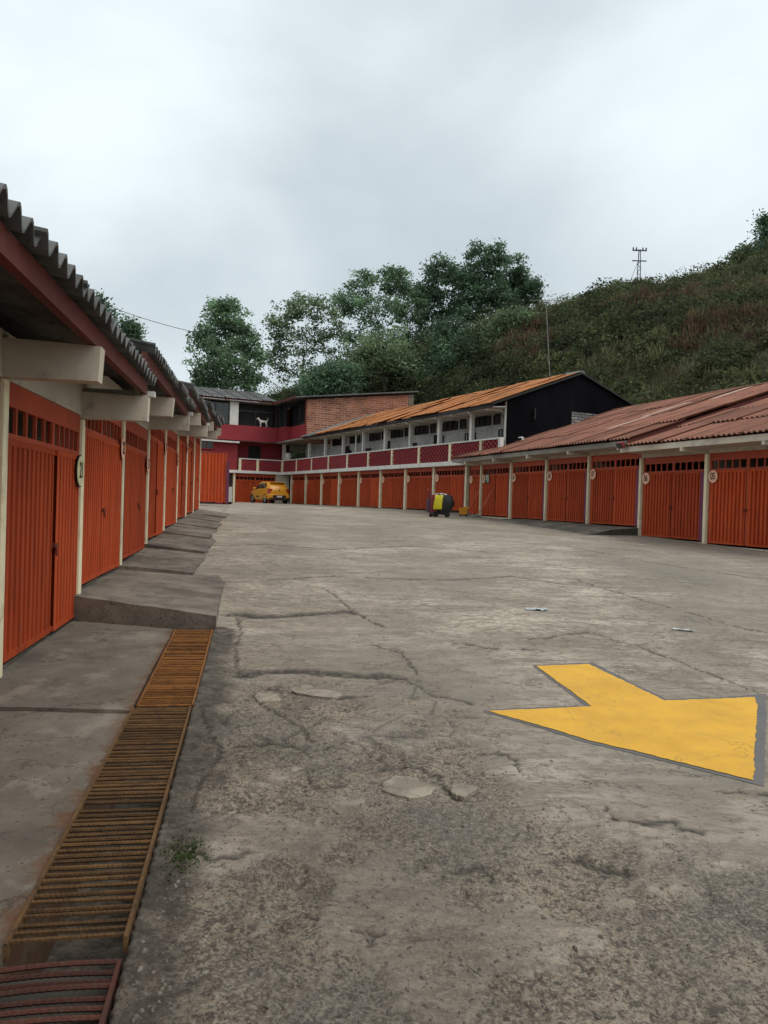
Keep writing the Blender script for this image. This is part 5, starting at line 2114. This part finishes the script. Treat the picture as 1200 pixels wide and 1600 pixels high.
M['hill'] = pmat('scrubby_soil', (.045, .045, .022), (.055, .040, .024), .35, .95, dirt=(.03, .042, .02), dirt_amt=.8, rnd=0, bmp=.8, bscale=3)
hme.materials.append(M['hill'])
hill = tag(link('hill', hme), 'steep scrub covered hillside behind the garages', kind='structure')


def hill_pt(a, t):
    """a: 0..1 along, t: 0..1 up the slope"""
    x = a * (NA - 1)
    y = t * (NB - 1)
    i, j = int(min(x, NA - 2)), int(min(y, NB - 2))
    u, v = x - i, y - j
    return (HV[j, i] * (1 - u) * (1 - v) + HV[j, i + 1] * u * (1 - v) + HV[j + 1, i] * (1 - u) * v + HV[j + 1, i + 1] * u * v)


SCRUB = {'green': (.100, .118, .050), 'pale': (.135, .135, .066), 'brown': (.125, .080, .048), 'dark': (.050, .066, .032)}
sm = {}
for k_, c_ in SCRUB.items():
    sm[k_] = leaf_mat('scrub_' + k_, c_, .45)
rg = np.random.default_rng(5)
buckets = {k_: ([], []) for k_ in SCRUB}
for i in range(14000):
    a, t = .02 + .93 * rg.random() ** 1.35, rg.uniform(0, 1.02)
    p = hill_pt(a, min(t, .999))
    px = 600 + 1200 * p[0] / max(p[1], 1)
    if px < 420 or px > 1420:
        continue
    nz = fbm(np.array([p[0] / 7.]), np.array([p[2] / 4. + p[1] / 9]), 301, 3)[0]
    n2 = fbm(np.array([p[0] / 3. + 40]), np.array([p[2] / 2.]), 311, 3)[0]
    if px < 800 and n2 > .35:
        kind = 'dark' if rg.random() < .65 else 'green'
    elif nz > .50 and .10 < t < .75:
        kind = 'brown' if rg.random() < .6 else ('green' if rg.random() < .6 else 'pale')
    elif n2 > .57:
        kind = 'pale' if rg.random() < .35 else 'green'
    else:
        kind = 'green' if rg.random() < .62 else 'dark'
    R = rg.uniform(.3, .75) * (1.25 if kind == 'dark' else 1)
    if kind in ('green', 'dark') and rg.random() < .07:
        R = rg.uniform(.9, 1.7)
    nl = int(40 * (R / .5) ** 1.7)
    d = rg.normal(size=(nl, 3))
    d /= np.linalg.norm(d, axis=1)[:, None]
    d[:, 2] = np.abs(d[:, 2])
    cen = p + d * (rg.uniform(.3, 1, nl) ** .5)[:, None] * np.array([R, R, R * rg.uniform(.8, 1.5)]) + np.array([0, 0, .05])
    if kind in ('brown', 'pale') and rg.random() < .7:
        # upright blades
        s_ = rg.uniform(.15, .45, nl)[:, None]
        up = rg.normal(size=(nl, 3)) * .28 + np.array([0, 0, 1])
        sd = rg.normal(size=(nl, 3))
        sd[:, 2] = 0
        sd /= np.linalg.norm(sd, axis=1)[:, None]
        w_ = rg.uniform(.02, .05, nl)[:, None]
        vv = np.stack([cen - sd * w_, cen + sd * w_, cen + up * s_ + sd * w_ * .3, cen + up * s_ - sd * w_ * .3], 1).reshape(-1, 3)
    else:
        vv = leaf_quads(cen, rg.uniform(.12, .24), rg)
    buckets[kind][0].append(vv)
    buckets[kind][1].append(np.clip(rg.uniform(.1, .85) + rg.normal(size=nl) * .2, 0, 1))
lab_ = {'green': 'mixed green scrub covering the hillside', 'pale': 'pale grasses and flowering stems on the hillside', 'brown': 'dry brown fern and grass on the hillside', 'dark': 'dark dense undergrowth low on the hillside'}
for k_, (vl, tl) in buckets.items():
    o = link('scrub', quad_mesh('scrub', np.concatenate(vl), np.concatenate(tl), sm[k_]))
    tag(o, lab_[k_], 'scrub', kind='stuff')

# trees
tree_px('tall full green tree standing alone behind the crimson house', 68, (352, 640), [(350, 490, 30, 24, 1.2), (325, 530, 28, 26, 1), (375, 530, 28, 28, 1), (345, 565, 40, 28, 1.3), (395, 570, 24, 32, .8), (318, 590, 22, 22, .6), (370, 600, 40, 18, .8)], M['leaf_a'], 330, 52, .25, 21, zbase=1.2)
tree_px('open airy tree showing sky between its branches left of the brick wall', 70, (472, 640), [(480, 480, 32, 22, 1), (440, 505, 26, 26, .9), (515, 505, 26, 26, .8), (470, 535, 44, 26, 1), (432, 560, 20, 26, .6), (520, 555, 26, 30, .6), (470, 580, 40, 22, .7)], M['leaf_b'], 270, 28, .25, 22, zbase=3.0, spread=.30)
tree_px('dark rounded tree with thin branches between the airy tree and the tallest one', 76, (585, 600), [(570, 440, 28, 22, 1), (545, 470, 28, 22, .9), (620, 440, 26, 24, 1), (590, 485, 44, 26, 1), (640, 480, 26, 32, .9), (560, 520, 36, 24, .7), (620, 530, 36, 26, .8)], M['leaf_a'], 300, 42, .25, 23, zbase=6.0)
tree_px('dark tree crowded against the tallest tree on its left', 78, (690, 580), [(690, 428, 30, 24, 1), (665, 465, 24, 28, .8), (705, 470, 28, 28, 1), (680, 510, 36, 26, .9), (650, 540, 30, 24, .6)], M['leaf_c'], 230, 60, .25, 24, zbase=8.5)
tree_px('tallest broad dark green tree at the edge of the hill', 76, (765, 540), [(755, 405, 30, 24, 1), (735, 440, 26, 26, .8), (790, 425, 32, 28, 1.1), (820, 455, 26, 22, .9), (770, 465, 44, 26, 1.2), (740, 490, 32, 22, .7), (800, 490, 30, 18, .6)], M['leaf_c'], 340, 66, .25, 25, zbase=10.5)
for i, (bx, lob, lab, mt) in enumerate([
        ((600, 600), [(600, 545, 42, 26, 1), (565, 575, 36, 22, 1), (630, 580, 34, 26, 1)], 'low rounded bushy tree right above the brick wall', 'leaf_b'),
        ((720, 590), [(715, 530, 44, 34, 1), (690, 580, 40, 30, 1), (750, 575, 40, 34, 1)], 'dense dark bushy tree above the middle of the rusty roof', 'leaf_c'),
        ((800, 560), [(805, 510, 36, 24, 1), (780, 550, 36, 26, 1), (830, 545, 30, 22, 1)], 'olive bushy tree below the tallest tree', 'leaf_b'),
        ((520, 610), [(525, 590, 30, 16, 1), (500, 605, 24, 12, .6)], 'low dark bush behind the left end of the brick wall', 'leaf_c')]):
    tree_px(lab, 64 - i, bx, lob, M[mt], 120, 110, .23, 40 + i, name='bushy_tree', trunk_r=.16, spread=.45)
# conifers beyond the left roof and on the hill's right
for i, (Y, bx, lob, lab) in enumerate([
        (62, (168, 700), [(150, 476, 10, 10, .6), (158, 500, 20, 16, 1), (168, 530, 26, 26, 1), (160, 580, 30, 40, 1)], 'dark conifer rising behind the left roof, the taller of two'),
        (62, (200, 700), [(205, 514, 8, 9, .6), (196, 530, 14, 16, 1), (196, 570, 22, 30, 1)], 'small dark conifer behind the left roof, the shorter of two'),
        (64, (1204, 470), [(1196, 352, 8, 18, .7), (1200, 385, 16, 22, 1), (1206, 420, 22, 24, 1), (1225, 390, 18, 40, 1)], 'tall dark conifer at the right edge on the hilltop'),
        (62, (1170, 460), [(1168, 402, 12, 12, 1), (1165, 425, 22, 16, 1)], 'small dark shrub left of the hilltop conifer')]):
    tree_px(lab, Y, bx, lob, M['leaf_c'], 90, 90, .22, 60 + i, name='conifer', trunk_r=.15, spread=.38, zbase=1.0 if Y == 62 and bx[0] < 400 else None)

# ---------------------------------------------------------------- pole, aerial, wires
pb = at(997, 462, 78)
pole = thing('power_pole', 'dark lattice power pole with two cross arms on the hilltop', 'power pole', pb)
s_ = 78 / FPX
g = MB()
for dx in (-.16, .16):
    g.tube([(dx * 1.6, 0, -1), (dx * .4, 0, 72 * s_)], .045, 6)
for i in range(9):
    z0, z1 = i * 6 * s_, (i + 1) * 6 * s_
    sg = 1 if i % 2 else -1
    g.tube([(sg * .22, 0, z0), (-sg * .18, 0, z1)], .025, 5)
g.build('mast', M['blackmetal'], pole)
for z, w_ in ((70, 11), (54, 11)):
    g = MB()
    g.tube([(-w_ * s_, 0, z * s_), (w_ * s_, 0, z * s_)], .06, 6)
    o = g.build('cross_arm', M['blackmetal'], pole)
    if z == 70:
        for dx in (-10, -5, 5, 10):
            g = MB()
            g.lathe([(.05, 0), (.09, .06), (.05, .12), (.08, .2), (.04, .28)], 8, c=(dx * s_, 0, z * s_ + .04))
            g.build('insulator', M['blackmetal'], o)
g = MB()
g.tube([(-.1, 0, 54 * s_), (-1.6, .5, -1)], .02, 5)
g.build('stay_wire', M['blackmetal'], pole)

p0, p1 = at(866, 636, 33.2), at(853, 470, 33.2)
ae = thing('roof_aerial', 'thin mast with a wide aerial rising from the black gable', 'aerial', p0)
d_ = p1 - p0
g = MB()
g.tube([(0, 0, -1.4), tuple(d_)], .022, 6)
g.build('mast', M['steel'], ae)
g = MB()
g.tube([(d_.x - .7, d_.y, d_.z), (d_.x + 1.3, d_.y, d_.z + .05)], .012, 5)
for i in range(6):
    x = d_.x - .6 + i * .35
    g.tube([(x, d_.y - .3, d_.z + .01), (x, d_.y + .3, d_.z + .01)], .007, 4)
g.build('aerial_array', M['steel'], ae)


def wire(pa, pb2, sag, label, r=.012):
    pa, pb2 = Vector(pa), Vector(pb2)
    g = MB()
    g.tube([tuple((pa + (pb2 - pa) * t + Vector((0, 0, -sag * 4 * t * (1 - t)))) - pa) for t in np.linspace(0, 1, 25)], r, 5)
    o = g.build('power_cable', M['blackmetal'], None, loc=pa)
    tag(o, label, 'cable')


wire(at(130, 462, 55), at(330, 524, 60), .3, 'single cable crossing the sky from the left roof to the trees', .022)

# weeds by the drain
M['weed'] = leaf_mat('weed_green', (.05, .075, .02))
rg = np.random.default_rng(8)
vl = []
for px, py, n_, sp2 in ((290, 1338, 220, .07), (275, 1322, 90, .05), (300, 1322, 70, .05)):
    q = gp(px, py)
    c = np.array([q.x, q.y, 0]) + rg.normal(size=(n_, 3)) * np.array([sp2 * .6, sp2, 0])
    h = yard_fields(c[:, :1], c[:, 1:2])[0][:, 0]
    c[:, 2] = h + rg.uniform(.002, .02, n_)
    vl.append(leaf_quads(c, .014, rg))
vl = np.concatenate(vl)
tag(link('weeds', quad_mesh('weeds', vl, rg.uniform(0, 1, len(vl) // 4), M['weed'])), 'small green weeds growing in the dirt beside the drain', 'weeds', kind='stuff')
